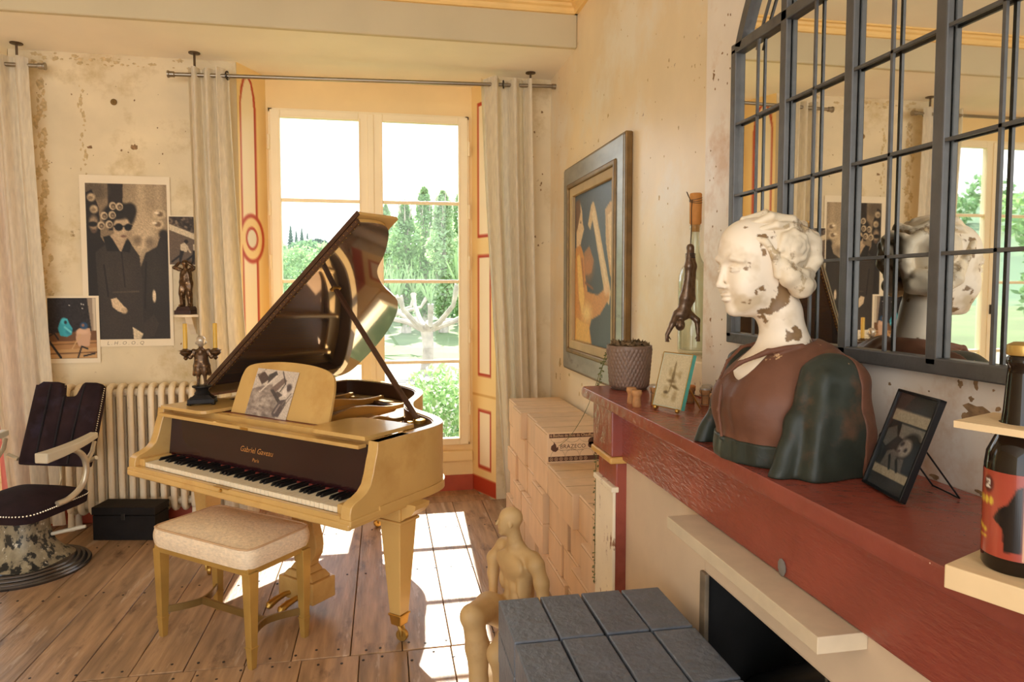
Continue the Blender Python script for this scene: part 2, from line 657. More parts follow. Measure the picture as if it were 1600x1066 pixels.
# floor: dark bed with separate boards, two runs that meet in a straight cross joint
fl = MB().box(-4.6, XR, -2.6, 5.1, -0.14, -0.03).build('floor', m_subfloor, kind='structure')
m_plank = mk('floor_board', (172, 138, 104), 0.40, var=0.34, scale=3.2, bump=0.22, bscale=10, stretch=(9, 1.0, 9), rnd=0.16,
             col2=(92, 66, 48), thr=0.56, wid=0.16, s2=3.0, stretch2=(3.0, 1.1, 3.0), col3=(196, 168, 140), thr3=0.60, s3=2.2, det=7, spec=0.45)
def boards(y0, y1, x0, seed, wmin=0.17, wmax=0.235):
    g = random.Random(seed)
    x = x0
    while x < XR - 0.02:
        w = g.uniform(wmin, wmax)
        x2 = min(x + w, XR)
        dz = g.uniform(-0.0012, 0.0012)
        MB().box(x + 0.0018, x2 - 0.0018, y0 + 0.002, y1 - 0.002, -0.03, dz).build('plank', m_plank, fl, bevel=0.002, seg=1)
        x = x2
boards(2.79, 4.72, -4.5, 3)
boards(0.1, 2.786, -4.42, 5)
boards(-2.5, 0.096, -4.5, 8)
for xo in (0, -3.0):
    for k in range(2):
        MB().box(-0.88 + xo + 0.06 * k, 0.73 + xo - 0.06 * k, 4.724 + 0.14 * k, 4.855 + 0.14 * k, -0.03, 0.0005).build('plank', m_plank, fl, bevel=0.002, seg=1)
nm = MB()
g = random.Random(4)
for y in (2.84, 2.73, 3.58, 4.24):
    for i in range(46):
        x = -3.0 + i * 0.0905 + g.uniform(-0.02, 0.02)
        if x > XR - 0.05: continue
        nm.lathe([(0.0055, -0.001), (0.0055, 0.0022), (0.0, 0.0022)], (x, y + g.uniform(-0.03, 0.03), 0), 8)
nm.build('nail_heads', mk('nail_iron', (46, 36, 32), 0.6), fl, kind='stuff')

# window wall: three piers with splayed reveals, closing plates round each window
wb = MB()
wb.prism([(-2.23, YW), (-0.92, YW), (-0.79, YF), (-0.79, 5.12), (-2.36, 5.12), (-2.36, YF)], -0.03, ZC)
wb.prism([(0.77, YW), (XR + 0.2, YW), (XR + 0.2, 5.12), (0.64, 5.12), (0.64, YF)], -0.03, ZC)
wb.prism([(-4.7, YW), (-3.92, YW), (-3.79, YF), (-3.79, 5.12), (-4.7, 5.12)], -0.03, ZC)
wall_back = wb.build('wall_back', m_wall, kind='structure')
wr = MB().box(XR, XR + 0.2, -2.6, YW, -0.03, ZC + 0.02)
wall_right = wr.build('wall_right', m_wallr, kind='structure')
wall_ch = MB().box(XB, XR, -1.2, 2.03, 0.0, ZC).build('wall_chimney', m_breast, kind='structure')
wall_left = MB().box(-4.8, -4.6, -2.6, 5.12, -0.03, ZC).build('wall_left', m_wall, kind='structure')

MB().box(-4.6, XR, -2.6, 4.1, ZC, ZC + 0.1).build('ceiling', m_ceil, kind='structure')
MB().box(-4.6, XR, 4.1, 5.12, ZS, ZC + 0.1).build('ceiling_soffit', m_ceil, kind='structure')
# plastered beam in front of the soffit
MB().box(-4.6, XR, 4.06, 4.1, ZS - 0.004, ZC).build('trim_1', m_beam, kind='structure', bevel=0.01)
# cornice: along the beam and along the side wall
def cornice(path, name):
    prof = [(0, 0), (0.014, 0), (0.02, -0.012), (0.05, -0.016), (0.055, -0.03), (0.07, -0.034), (0.07, -0.05)]
    mb = MB()
    (ax, ay), (bx, by), (nx_, ny_) = path
    pts = [(0.0, -0.062), (0.02, -0.062), (0.028, -0.05), (0.03, -0.034), (0.045, -0.026), (0.05, -0.012), (0.07, -0.01), (0.07, 0), (0, 0)]
    n = len(pts)
    vs = []
    for (x, y) in ((ax, ay), (bx, by)):
        for (d, h) in pts:
            vs.append((x + nx_ * d, y + ny_ * d, ZC + h))
    fs = [(i, (i + 1) % n, n + (i + 1) % n, n + i) for i in range(n)]
    mb.add(vs, fs)
    return mb.build(name, m_corn, kind='structure')
cornice(((-4.6, 4.06), (XR, 4.06), (0, -1)), 'trim_2')
cornice(((XR, 4.06), (XR, 2.04), (-1, 0)), 'trim_3')

# painted reveals and closing plates belong to the wall
pm = print_mat('painted_reveal', 0.5)
YEL, CRM, RED = (246, 214, 150), (250, 232, 198), (186, 66, 40)
def reveal_left(xo, mirror=False):
    c = Canvas(34, 330, YEL)
    H = 2.95
    V = lambda z: 1 - z / H
    c.p([(0.08, V(2.70)), (0.12, V(2.80)), (0.22, V(2.88)), (0.36, V(2.90)), (0.5, V(2.87)), (0.60, V(2.78)), (0.64, V(2.68)), (0.64, V(0.16)), (0.08, V(0.16))], RED)
    c.p([(0.12, V(2.70)), (0.18, V(2.79)), (0.26, V(2.86)), (0.36, V(2.88)), (0.46, V(2.85)), (0.53, V(2.77)), (0.56, V(2.68)), (0.56, V(0.19)), (0.12, V(0.19))], CRM)
    c.e(0.42, V(1.83), 0.44, 0.056, RED, 0.05)
    c.e(0.42, V(1.83), 0.36, 0.047, YEL, 0.05)
    c.p([(0, V(1.96)), (0.08, V(1.96)), (0.08, V(1.7)), (0, V(1.7))], YEL)
    c.e(0.42, V(1.83), 0.22, 0.027, RED, 0.06)
    c.e(0.42, V(1.83), 0.16, 0.020, (236, 226, 204), 0.08)
    c.p([(0, V(0.115)), (1, V(0.115)), (1, 1), (0, 1)], RED)
    ax, bx = -0.92 + xo, -0.79 + xo
    c.build('painted_reveal', lambda u, v: (ax + (bx - ax) * u + 0.002, YW + (YF - YW) * u - 0.001, H * (1 - v)), pm, wall_back)
def reveal_right(xo):
    c = Canvas(34, 330, YEL)
    H = 2.95
    V = lambda z: 1 - z / H
    for z0, z1 in ((0.18, 0.62), (0.86, 1.74), (1.86, 2.82)):
        c.p([(0.24, V(z0)), (0.80, V(z0)), (0.80, V(z1)), (0.24, V(z1))], RED)
        c.p([(0.31, V(z0 + 0.025)), (0.74, V(z0 + 0.025)), (0.74, V(z1 - 0.025)), (0.31, V(z1 - 0.025))], CRM)
    c.p([(0, V(0.73)), (1, V(0.73)), (1, V(0.715)), (0, V(0.715))], (222, 176, 104))
    c.p([(0, V(0.115)), (1, V(0.115)), (1, 1), (0, 1)], RED)
    ax, bx = 0.64 + xo, 0.77 + xo
    c.build('painted_reveal', lambda u, v: (ax + (bx - ax) * u - 0.002, YF + (YW - YF) * u - 0.001, H * (1 - v)), pm, wall_back)
for xo in (0, -3.0):
    reveal_left(xo); reveal_right(xo)
    MB().box(-0.79 + xo, 0.64 + xo, YF, 5.12, 2.735, ZS).build('window_head', m_yellow, wall_back)
    ap = MB().box(-0.79 + xo, 0.64 + xo, YF, 5.12, -0.03, 0.345)
    ap.build('window_apron', m_yellow, wall_back)
    MB().box(-0.79 + xo, 0.64 + xo, 4.975, YF, 0.215, 0.30).build('apron_moulding', m_yellow, wall_back, bevel=0.02, seg=3)
    MB().box(-0.79 + xo, 0.64 + xo, 4.985, YF, -0.005, 0.115).build('baseboard', m_red, wall_back, bevel=0.004)
    MB().box(-0.79 + xo, -0.77 + xo, YF, 5.12, 0.345, 2.735).build('window_jamb', m_yellow, wall_back)
    MB().box(0.615 + xo, 0.64 + xo, YF, 5.12, 0.345, 2.735).build('window_jamb', m_yellow, wall_back)

def window(name, xo):
    r = thing(name, None, None, (-0.08 + xo, YF, 0.345), kind='structure')
    X0, X1, Z0, Z1 = -0.77 + xo, 0.615 + xo, 0.345, 2.735
    f = MB()
    for a in ((X0, X0 + 0.03), (X1 - 0.03, X1)):
        f.box(a[0], a[1], 4.97, 5.06, Z0, Z1)
    f.box(X0, X1, 4.97, 5.06, Z1 - 0.03, Z1)
    f.box(X0, X1, 4.97, 5.06, Z0, Z0 + 0.02)
    f.build('window_frame', m_frame, r, world=True, bevel=0.004)
    mid = -0.082 + xo
    for side, (a, b) in enumerate(((X0 + 0.012, mid - 0.002), (mid + 0.002, X1 - 0.012))):
        s0 = 0.068
        ga, gb = (a + s0, b - 0.08) if side == 0 else (a + 0.08, b - s0)
        gz0, gz1 = 0.40, 2.67
        c = MB()
        c.box(a, ga, 4.955, 5.0, Z0 + 0.005, Z1 - 0.012)
        c.box(gb, b, 4.955, 5.0, Z0 + 0.005, Z1 - 0.012)
        c.box(ga, gb, 4.955, 5.0, Z0 + 0.005, gz0)
        c.box(ga, gb, 4.955, 5.0, gz1, Z1 - 0.012)
        cs = c.build('casement', m_frame, r, world=True, bevel=0.005)
        MB().box(ga - 0.012, ga, 4.948, 4.956, gz0 - 0.012, gz1 + 0.012).box(gb, gb + 0.012, 4.948, 4.956, gz0 - 0.012, gz1 + 0.012).box(ga, gb, 4.948, 4.956, gz1, gz1 + 0.012).box(ga, gb, 4.948, 4.956, gz0 - 0.012, gz0).build('glazing_bead', m_frame, cs, world=True, bevel=0.003)
        zs = [gz0, 0.965, 1.548, 2.11, gz1]
        for z in zs[1:-1]:
            MB().box(ga, gb, 4.962, 4.996, z - 0.012, z + 0.012).build('glazing_bar', m_frame, cs, world=True, bevel=0.004)
        for z0, z1 in zip(zs[:-1], zs[1:]):
            MB().box(ga + 0.001, gb - 0.001, 4.978, 4.982, z0 + 0.001, z1 - 0.001).build('pane', m_glass, cs, world=True)
        hx = a - 0.008 if side == 0 else b + 0.008
        for z in (0.62, 1.15, 1.68, 2.05, 2.5):
            MB().tube([(hx, 4.955, z - 0.05), (hx, 4.955, z + 0.05)], 0.009, 8).build('hinge', m_frame, cs, world=True, smooth=True)
    MB().box(mid - 0.022, mid + 0.022, 4.944, 4.956, Z0 + 0.01, Z1 - 0.02).build('cover_strip', m_frame, r, world=True, bevel=0.005)
    ks = MB().box(mid - 0.012, mid + 0.012, 4.93, 4.945, 1.28, 1.36)
    ks.ell((mid, 4.915, 1.32), (0.012, 0.02, 0.03))
    ks.build('window_handle', mk('iron_dark', (60, 54, 50), 0.45, metal=0.8), r, world=True, smooth=True)
window('window_1', 0)
window('window_2', -3.0)
MB().box(-2.23, -0.92, YW - 0.015, YW, 0, 0.13).build('baseboard_back', m_red, kind='structure', bevel=0.004)
MB().box(XR - 0.015, XR, 2.5, YW - 0.015, 0, 0.13).build('baseboard_right', m_red, kind='structure', bevel=0.004)
# old plug hole in the plaster between the windows
MB().lathe([(0.0, 0.0), (0.016, 0.0), (0.02, 0.004), (0.008, 0.008), (0.0, 0.003)], (0, 0, 0), 12, M=rotm('X', 90)).build('wall_hole', mk('hole', (120, 92, 46), 0.8, var=.3), wall_back).location = (-1.646, YW, 2.66)

# ---------------------------------------------------------------- outdoors
m_grass = mk('meadow', (94, 108, 62), 0.9, var=0.25, scale=0.15, col2=(112, 122, 76), thr=0.55, s2=0.05)
m_hill = mk('hillside', (82, 106, 76), 0.95, var=0.3, scale=0.02, det=8, col2=(116, 130, 88), thr=0.5, wid=0.1, s2=0.012)
m_road = mk('gravel', (138, 130, 118), 0.9, var=0.1, scale=1)
GZ = -0.9
MB().box(-220, 220, 5.3, 420, GZ - 0.3, GZ).build('ground_outside', m_grass, kind='structure')
MB().box(-60, 60, 17.0, 23.0, GZ - 0.02, GZ + 0.02).build('road_outside', m_road, kind='structure')
def hill(u, v):
    ang = math.radians(-70 + 110 * u)          # 0 = straight ahead (+y), negative = left
    d = 110 + 260 * v
    base = 32 if ang < 0 else 22
    prof = 3.9 + 3.0 * max(0, min(1, (-math.degrees(ang) - 14) / 22)) - 1.0 * max(0, min(1, (math.degrees(ang) - 2) / 10))
    h = math.tan(math.radians(prof)) * 370 * (v ** 1.25)
    h *= 1 + 0.05 * math.sin(9 * ang) + 0.03 * math.sin(23 * ang + 2) * v
    return (d * math.sin(ang), d * math.cos(ang), GZ - 0.2 + h)
hm = MB().grid(hill, 70, 16)
hm.build('hill_outside', m_hill, smooth=True, angle=180, kind='structure')

def leaf(name, c, tr=0.45):
    return mk(name, c, 0.7, var=0.3, scale=1.5, trans=tr)
lf = [leaf('leaf_light', (152, 184, 122)), leaf('leaf_mid', (118, 154, 104)), leaf('leaf_pale', (176, 200, 150)), leaf('leaf_dark', (58, 92, 72), 0.25), leaf('leaf_blossom', (222, 224, 204))]
m_bark = mk('bark', (176, 164, 148), 0.9, var=0.3, scale=4, bump=0.4)

def leaves(n, fn, sz, seed, quad=True):
    r = np.random.default_rng(seed)
    mb_v = []; mb_f = []
    for i in range(n):
        p = np.array(fn(r))
        a = r.normal(size=3); a /= np.linalg.norm(a)
        b = np.cross(a, r.normal(size=3)); b /= np.linalg.norm(b) + 1e-9
        s_ = sz * r.uniform(0.6, 1.4)
        o = len(mb_v)
        mb_v += [tuple(p - a * s_), tuple(p + b * s_ * 0.5), tuple(p + a * s_), tuple(p - b * s_ * 0.5)]
        mb_f.append((o, o + 1, o + 2, o + 3))
    m = MB(); m.v = mb_v; m.f = mb_f
    return m

def at(px, dist, z=None):
    """world point at a bearing given as pixels right of the wall's vanishing point"""
    return ((px - 600) / 1067 * dist, dist)

def poplar(x, y, h, w, seed, mi, label):
    t = thing('poplar_tree', label, 'tree', (x, y, GZ), group='tall trees beyond the road')
    tr = MB().tube([(0, 0, 0), (0.1, 0, h * 0.3), (0.0, 0.1, h * 0.95)], [0.28, 0.2, 0.03], 8)
    rr = random.Random(seed)
    for k in range(22):
        z = h * (0.12 + 0.75 * k / 22); a = rr.uniform(0, 6.28); L = w * 0.75
        tr.tube([(0, 0, z), (L * .5 * math.cos(a), L * .5 * math.sin(a), z + h * .09), (L * .7 * math.cos(a), L * .7 * math.sin(a), z + h * .2)], [0.07, 0.05, 0.01], 5)
    tr.build('trunk', m_bark, t, smooth=True)
    def fn(r):
        v = r.uniform(0.06, 1.0)
        rad = w * (math.sin(min(1, v * 1.25 + 0.12) * math.pi * 0.5) * (1 - v ** 6) + 0.05)
        rad *= 0.82 + 0.18 * math.sin(v * 17 + seed)
        a = r.uniform(0, 6.28); q = math.sqrt(r.uniform(0.05, 1)) * rad
        return (q * math.cos(a), q * math.sin(a), h * v)
    leaves(3600, fn, 0.14, seed).build('foliage', lf[mi], t, kind=None)
for i, (px, d, h, w, mi, lb) in enumerate((
        (604, 44, 7.6, 1.05, 2, 'slim pale poplar just right of the window mullion'),
        (633, 37, 7.0, 1.0, 0, 'light green poplar, second from the mullion, in the right casement'),
        (662, 44, 8.8, 1.12, 0, 'tall light green poplar in the middle of the right casement'),
        (691, 37, 7.6, 1.0, 2, 'pale green poplar left of the right casement stile'),
        (719, 44, 8.6, 1.12, 0, 'green poplar half behind the right casement stile'),
        (752, 37, 7.2, 1.0, 1, 'mid green poplar hidden mostly by the right curtain'))):
    x, y = at(px, d)
    poplar(x, y, h, w, 20 + i, mi, lb)

def bush(name, label, x, y, z, r, n, sz, mi, seed, group=None, cat='shrub', blossom=0):
    t = thing(name, label, cat, (x, y, z), group=group)
    def fn(q):
        d = q.normal(size=3); d /= np.linalg.norm(d)
        f = q.uniform(0.3, 1) ** 0.5
        return (d[0] * r[0] * f, d[1] * r[1] * f, r[2] + d[2] * r[2] * f)
    leaves(n, fn, sz, seed).build('foliage', lf[mi], t)
    MB().tube([(0, 0, -0.05), (0.02, 0, r[2])], [0.05 * r[0], 0.02 * r[0]], 6).build('stem', m_bark, t, smooth=True)
    if blossom:
        leaves(blossom, fn, sz * 0.8, seed + 77).build('blossom', lf[4], t)
    return t
bush('flowering_shrub', 'white-flowering green shrub close outside the lower right pane', 0.62, 7.6, GZ, (0.62, 0.5, 0.78), 2600, 0.045, 0, 40, 'shrubs under the window', blossom=1300)
bush('flowering_shrub', 'smaller flowering shrub left of the one behind the lower right pane', 0.0, 8.6, GZ, (0.5, 0.45, 0.42), 1700, 0.045, 0, 41, 'shrubs under the window', blossom=700)
bush('flowering_shrub', 'green shrub at the right edge of the lower right pane', 1.35, 8.4, GZ, (0.6, 0.5, 0.85), 2000, 0.05, 1, 42, 'shrubs under the window', blossom=400)

def pollard(x, y, s_, seed, label):
    t = thing('pollarded_tree', label, 'tree', (x, y, GZ), group='pollarded trees by the road')
    rr = random.Random(seed)
    m = MB().tube([(0, 0, 0), (0.06, 0, 0.5 * s_), (0, 0, 0.9 * s_)], [0.13 * s_, 0.10 * s_, 0.12 * s_], 10)
    tips = []
    for k in range(8):
        a = k * 0.785 + rr.uniform(-.2, .2); L = rr.uniform(0.6, 1.15) * s_
        p2 = (L * math.cos(a), L * math.sin(a), (0.95 + rr.uniform(0.0, 0.35)) * s_)
        p3 = (p2[0] * 1.15, p2[1] * 1.15, p2[2] + rr.uniform(.2, .4) * s_)
        m.tube([(0, 0, 0.82 * s_), (p2[0] * .5, p2[1] * .5, 0.98 * s_), p2, p3], [0.075 * s_, 0.05 * s_, 0.04 * s_, 0.055 * s_], 8)
        tips.append(p3)
    m.build('trunk', m_bark, t, smooth=True)
    tw = MB()
    for p in tips:
        for j in range(9):
            tw.tube([p, (p[0] + rr.uniform(-.25, .25) * s_, p[1] + rr.uniform(-.25, .25) * s_, p[2] + rr.uniform(.25, .7) * s_)], [0.016 * s_, 0.006 * s_], 4)
    tw.build('twigs', lf[2], t, kind='stuff')
pollard(*at(664, 19), 1.5, 5, 'gnarled pollarded tree with pale bark in the right casement')
pollard(*at(592, 26), 1.5, 6, 'gnarled pollarded tree close to the window mullion')
for i, (px, d, r, mi, lb) in enumerate((
        (380, 60, (3.0, 1.8, 3.4), 1, 'mid green roadside tree hidden behind the left curtain of the piano window'),
        (230, 58, (3.2, 1.8, 3.8), 0, 'light green roadside tree outside the left window, right of its middle'),
        (80, 62, (3.4, 1.8, 3.6), 1, 'mid green roadside tree outside the middle of the left window'),
        (-90, 58, (3.2, 1.8, 4.2), 2, 'pale roadside tree outside the left window, left of its middle'),
        (450, 82, (2.6, 1.6, 2.6), 1, 'mid green bush at the left edge of the left casement'),
        (478, 60, (2.2, 1.6, 3.0), 0, 'light green round tree low in the left casement'),
        (512, 72, (2.4, 1.6, 2.4), 2, 'pale bush beside the raised piano lid'),
        (545, 62, (2.4, 1.6, 2.0), 1, 'green bush behind the raised piano lid'),
        (586, 78, (2.6, 1.6, 1.9), 0, 'light green bush low beside the window mullion'),
        (615, 50, (1.8, 1.6, 2.8), 2, 'pale bushy tree behind the pollarded tree'),
        (648, 66, (2.9, 1.6, 3.4), 1, 'mid green hedge tree left of the poplar trunks'),
        (704, 52, (2.4, 1.6, 3.2), 1, 'mid green hedge tree right of the poplar trunks'))):
    x, y = at(px, d)
    bush('roadside_tree', lb, x, y, GZ, r, 1500, 0.22, mi, 60 + i, 'trees beyond the road', 'tree')
def conifer(x, y, z, h, seed, label):
    t = thing('conifer_tree', label, 'tree', (x, y, z), group='conifers on the hill')
    m = MB()
    for k in range(7):
        z0 = h * (0.1 + 0.125 * k); r0 = h * 0.19 * (1 - k / 8)
        m.lathe([(r0, z0), (r0 * .55, z0 + h * .1), (0.0, z0 + h * .22)], (0, 0, 0), 9)
    m.build('foliage', lf[3], t)
    MB().tube([(0, 0, -2), (0, 0, h * .3)], h * 0.02, 6).build('trunk', m_bark, t)
def on_hill(px, v):
    ang = math.atan((px - 600) / 1067)
    u = (math.degrees(ang) + 70) / 110
    return hill(u, v)
for i, (px, v, h, lb) in enumerate(((452, .93, 6.5, 'small dark conifer, leftmost of the hilltop group'), (464, .97, 12, 'tallest dark conifer on the hilltop'), (472, .93, 9.5, 'dark conifer right of the tallest on the hilltop'),
                                    (480, .97, 10.5, 'dark conifer, second from the right of the hilltop group'), (488, .94, 8.5, 'dark conifer at the right of the hilltop group'), (534, .97, 6, 'lone small conifer right of the hilltop group'))):
    x, y, z = on_hill(px, v)
    conifer(x, y, z - 0.5, h, i, lb)
ORD = ['first', 'second', 'third', 'fourth', 'fifth', 'sixth', 'seventh', 'eighth', 'ninth']
for i, (px, v, q, mi) in enumerate(((440, .55, 5, 1), (446, .8, 4, 2), (466, .42, 5, 0), (487, .66, 6, 1), (503, .92, 4, 3), (520, .5, 6, 0), (545, .85, 5, 1), (566, .58, 6, 2), (586, .9, 5, 1))):
    x, y, z = on_hill(px, v)
    bush('hillside_bush', '%s bush from the left on the distant hillside in the left casement' % ORD[i], x, y, z - 1, (q * 1.2, q, q * .7), 300, 1.2, mi, 200 + i, 'bushes on the hillside', 'bush')
for i, (px, v, q, mi) in enumerate(((-760, .6, 8, 1), (-660, .85, 8, 3), (-560, .5, 8, 0), (-470, .9, 8, 1), (-380, .6, 8, 1), (-290, .88, 8, 3), (-200, .5, 8, 0), (-110, .8, 8, 1))):
    x, y, z = on_hill(px, v)
    bush('hillside_bush', '%s bush on the wooded hillside seen in the mirror' % ORD[i], x, y, z - 1, (q * 1.3, q, q * .8), 300, 1.4, mi, 240 + i, 'bushes on the mirrored hillside', 'bush')
for i, (x, y, h, w, mi) in enumerate(((-17, 16, 6.0, 1.6, 1), (-24, 20, 7.5, 2.0, 0), (-31, 24, 7, 2.2, 1), (-13, 22, 6.5, 1.7, 2))):
    poplar(x, y, h, w, 90 + i, mi, ['mid green garden tree seen in the mirror behind the bust', 'light green garden tree seen at the right of the mirror', 'mid green garden tree at the far left outdoors', 'pale garden tree outside the left window'][i])
# ---------------------------------------------------------------- grand piano
m_gold = mk('gold_lacquer', (210, 170, 102), 0.26, var=0.10, scale=2.5, col2=(188, 142, 76), thr=0.52, wid=0.25, s2=3.0, spec=0.55, coat=0.25, det=6)
m_brass = mk('brass', (196, 156, 80), 0.3, metal=0.85, var=0.12, scale=10)
m_wine = mk('wine_lacquer', (42, 11, 15), 0.12, var=0.2, scale=3, spec=0.55, bump=.02, bscale=8)
m_dark = mk('dark_lacquer', (136, 122, 114), 0.04, metal=0.75, var=0.1, scale=3, coat=1.0, spec=0.7)
m_ivory = mk('ivory', (240, 226, 196), 0.3, var=0.04, scale=20)
m_ebony = mk('ebony', (22, 20, 20), 0.35, spec=.25, var=0.1, scale=20)
m_strut = mk('strut_wood', (76, 50, 36), 0.3, var=0.15, scale=8, spec=.35)
m_redfelt = mk('red_felt', (136, 52, 42), 0.8)
m_plate = mk('iron_plate_gold', (196, 152, 84), 0.3, metal=0.35, var=0.1, scale=4)
m_string = mk('string_steel', (150, 140, 124), 0.35, metal=0.9)

PA = -0.737
piano = thing('grand_piano', 'gold lacquered baby grand piano with its lid propped open', 'piano', (-0.675, 3.043, 0), PA)
HW, ZB, ZT = 0.735, 0.604, 0.905
OUT = [(0.735, 0.153), (0.735, 0.34), (0.733, 0.50), (0.705, 0.60), (0.62, 0.685), (0.50, 0.75), (0.37, 0.815), (0.255, 0.94), (0.17, 1.09), (0.09, 1.22), (-0.02, 1.33),
       (-0.2, 1.42), (-0.40, 1.465), (-0.60, 1.47), (-0.70, 1.44), (-0.735, 1.36), (-0.735, 1.0), (-0.735, 0.6), (-0.735, 0.153)]
OC = [(p.x, p.y) for p in catmull([(x, y, 0) for x, y in OUT], 5)]

def offset(poly, d):
    out = []
    n = len(poly)
    for i in range(n):
        a = Vector(poly[max(i - 1, 0)]); b = Vector(poly[min(i + 1, n - 1)])
        t = (b - a).normalized()
        out.append((poly[i][0] - t.y * d, poly[i][1] + t.x * d))
    return out
def ring(outer, inner, z0, z1, name, mat, parent, **kw):
    mb = MB()
    n = len(outer)
    vs = [(x, y, z) for z in (z0, z1) for (x, y) in outer] + [(x, y, z) for z in (z0, z1) for (x, y) in inner]
    fs = []
    for i in range(n - 1):
        fs += [(i, i + 1, n + i + 1, n + i), (2 * n + i + 1, 2 * n + i, 3 * n + i, 3 * n + i + 1),
               (n + i, n + i + 1, 3 * n + i + 1, 3 * n + i), (i + 1, i, 2 * n + i, 2 * n + i + 1)]
    fs += [(0, n, 3 * n, 2 * n), (n - 1, 3 * n - 1, 4 * n - 1, 2 * n - 1)]
    mb.add(vs, fs)
    return mb.build(name, mat, parent, smooth=True, angle=35, **kw)
rim = ring(OC, offset(OC, 0.042), 0.65, ZT, 'case_rim', m_gold, piano)
OCI = [p for p in OC if p[1] >= 0.335]
ring(offset(OCI, 0.043), offset(OCI, 0.048), 0.70, ZT - 0.006, 'inner_rim', m_strut, piano)
ring(offset(OC, -0.007), offset(OC, 0.05), ZB + 0.012, 0.652, 'base_moulding', m_gold, piano)
inner = offset(OCI, 0.046)
MB().prism(inner, 0.775, 0.785).build('soundboard', mk('soundboard', (190, 140, 76), 0.35, var=.15, scale=3, stretch=(6, 1, 1)), piano)
MB().prism(inner, ZB + 0.02, 0.64).build('bottom_board', m_gold, piano)
# cast plate with bars
pl = [(x, y) for x, y in offset(OCI, 0.06)]
plate = ring(pl, offset(OCI, 0.15), 0.80, 0.815, 'iron_plate', m_plate, piano)
for (a, b) in (((0.58, 0.42), (0.50, 0.66)), ((0.30, 0.42), (0.20, 0.93)), ((0.02, 0.42), (-0.06, 1.26)), ((-0.30, 0.42), (-0.36, 1.38)), ((-0.55, 0.42), (-0.60, 1.36))):
    A, B = Vector((*a, 0)), Vector((*b, 0))
    d = (B - A).normalized(); w = Vector((-d.y, d.x, 0)) * 0.012
    L = (B - A).length
    n = 16
    bar = MB()
    vs = []
    for i in range(n + 1):
        t = i / n
        h = 0.835 + 0.045 * math.sin(math.pi * min(1, t * 1.15)) ** 2
        p = A + d * (L * t)
        for sgn, hh in ((-1, 0.80), (1, 0.80), (1, h), (-1, h)):
            vs.append((p.x + w.x * sgn, p.y + w.y * sgn, hh))
    fs = [(i * 4 + k, i * 4 + (k + 1) % 4, i * 4 + 4 + (k + 1) % 4, i * 4 + 4 + k) for i in range(n) for k in range(4)]
    fs += [(3, 2, 1, 0), (n * 4, n * 4 + 1, n * 4 + 2, n * 4 + 3)]
    bar.add(vs, fs)
    bar.build('plate_bar', m_plate, plate, bevel=0.006)
rose = MB()
for q in (0.035, 0.055, 0.075, 0.095):
    rose.tube([(0.30 + q * 1.3 * math.cos(a / 20 * 6.2832), 0.60 + q * math.sin(a / 20 * 6.2832), 0.80) for a in range(21)], 0.005, 6, caps=False)
rose.build('plate_scroll', m_plate, plate, smooth=True)
MB().box(-0.67, 0.66, 0.33, 0.41, 0.79, 0.828).build('pin_block', m_plate, plate, bevel=0.004)
st = MB(); pins = MB()
for i in range(70):
    t = i / 69
    x0 = -0.64 + 1.27 * t
    p0 = (x0, 0.40, 0.836)
    L = 0.98 - 0.80 * t ** 0.8
    p1 = (x0 - 0.05 + 0.03 * t, 0.40 + L, 0.826)
    st.tube([p0, p1], 0.0012, 4)
    for k in range(2):
        pins.lathe([(0.003, 0), (0.003, 0.02), (0, 0.02)], (x0, 0.345 + 0.025 * k, 0.826), 6)
st.build('strings', m_string, piano, kind='stuff')
pins.build('tuning_pins', m_string, piano, kind='stuff')
br = MB().tube([(0.55, 0.62, 0.80), (0.3, 0.80, 0.80), (0.1, 1.05, 0.80), (-0.05, 1.22, 0.80), (-0.4, 1.30, 0.80)], 0.015, 6)
br.build('bridge', m_strut, piano, smooth=True)
MB().box(-0.60, 0.55, 0.47, 0.53, 0.84, 0.855).build('damper_felt', mk('damper_black', (46, 36, 34), 0.6), piano, bevel=0.003)

# cheeks with scrolled arms
CHK = [(0.0, ZB), (0.0, 0.665), (0.006, 0.685), (0.022, 0.698), (0.055, 0.708), (0.085, 0.722), (0.108, 0.745), (0.124, 0.785), (0.136, 0.83), (0.148, 0.865), (0.153, ZT), (0.34, ZT), (0.34, ZB)]
for sx_ in (-1, 1):
    a, b = sorted((sx_ * 0.735, sx_ * 0.683))
    MB().prism(CHK, a, b, lambda y, z, h: (h, y, z)).build('cheek', m_gold, piano, smooth=True, angle=30, bevel=0.003)
    a, b = sorted((sx_ * 0.742, sx_ * 0.68))
    MB().box(a, b, -0.006, 0.16, ZB + 0.01, 0.64).build('arm_moulding', m_gold, piano, bevel=0.006)
MB().box(-0.69, 0.69, 0.0, 0.36, ZB, 0.635).build('key_bed', m_gold, piano, bevel=0.004)
MB().box(-0.735, 0.735, -0.012, 0.014, ZB - 0.004, 0.628).build('front_moulding', m_gold, piano, bevel=0.009, seg=3)
ks = MB().box(-0.683, 0.683, -0.004, 0.022, 0.625, 0.648).build('key_slip', m_gold, piano, bevel=0.004)
MB().box(-0.07, 0.03, -0.009, 0.012, 0.6465, 0.6505).build('lock_plate', m_brass, ks)
MB().lathe([(0.007, 0), (0.007, 0.006), (0, 0.006)], (-0.02, -0.004, 0.637), 10, M=rotm('X', 90)).build('keyhole', m_brass, ks)
KW = 0.64
for s0, s1 in ((-0.683, -KW - 0.002), (KW + 0.002, 0.683)):
    MB().box(s0, s1, 0.022, 0.165, 0.635, 0.682).build('key_block', m_gold, piano, bevel=0.005)
ww = 2 * KW / 52
wk = MB().box(-ww / 2 + 0.0013, ww / 2 - 0.0013, 0, 0.15, -0.022, 0).build('white_key', m_ivory, piano, bevel=0.0012, seg=1)
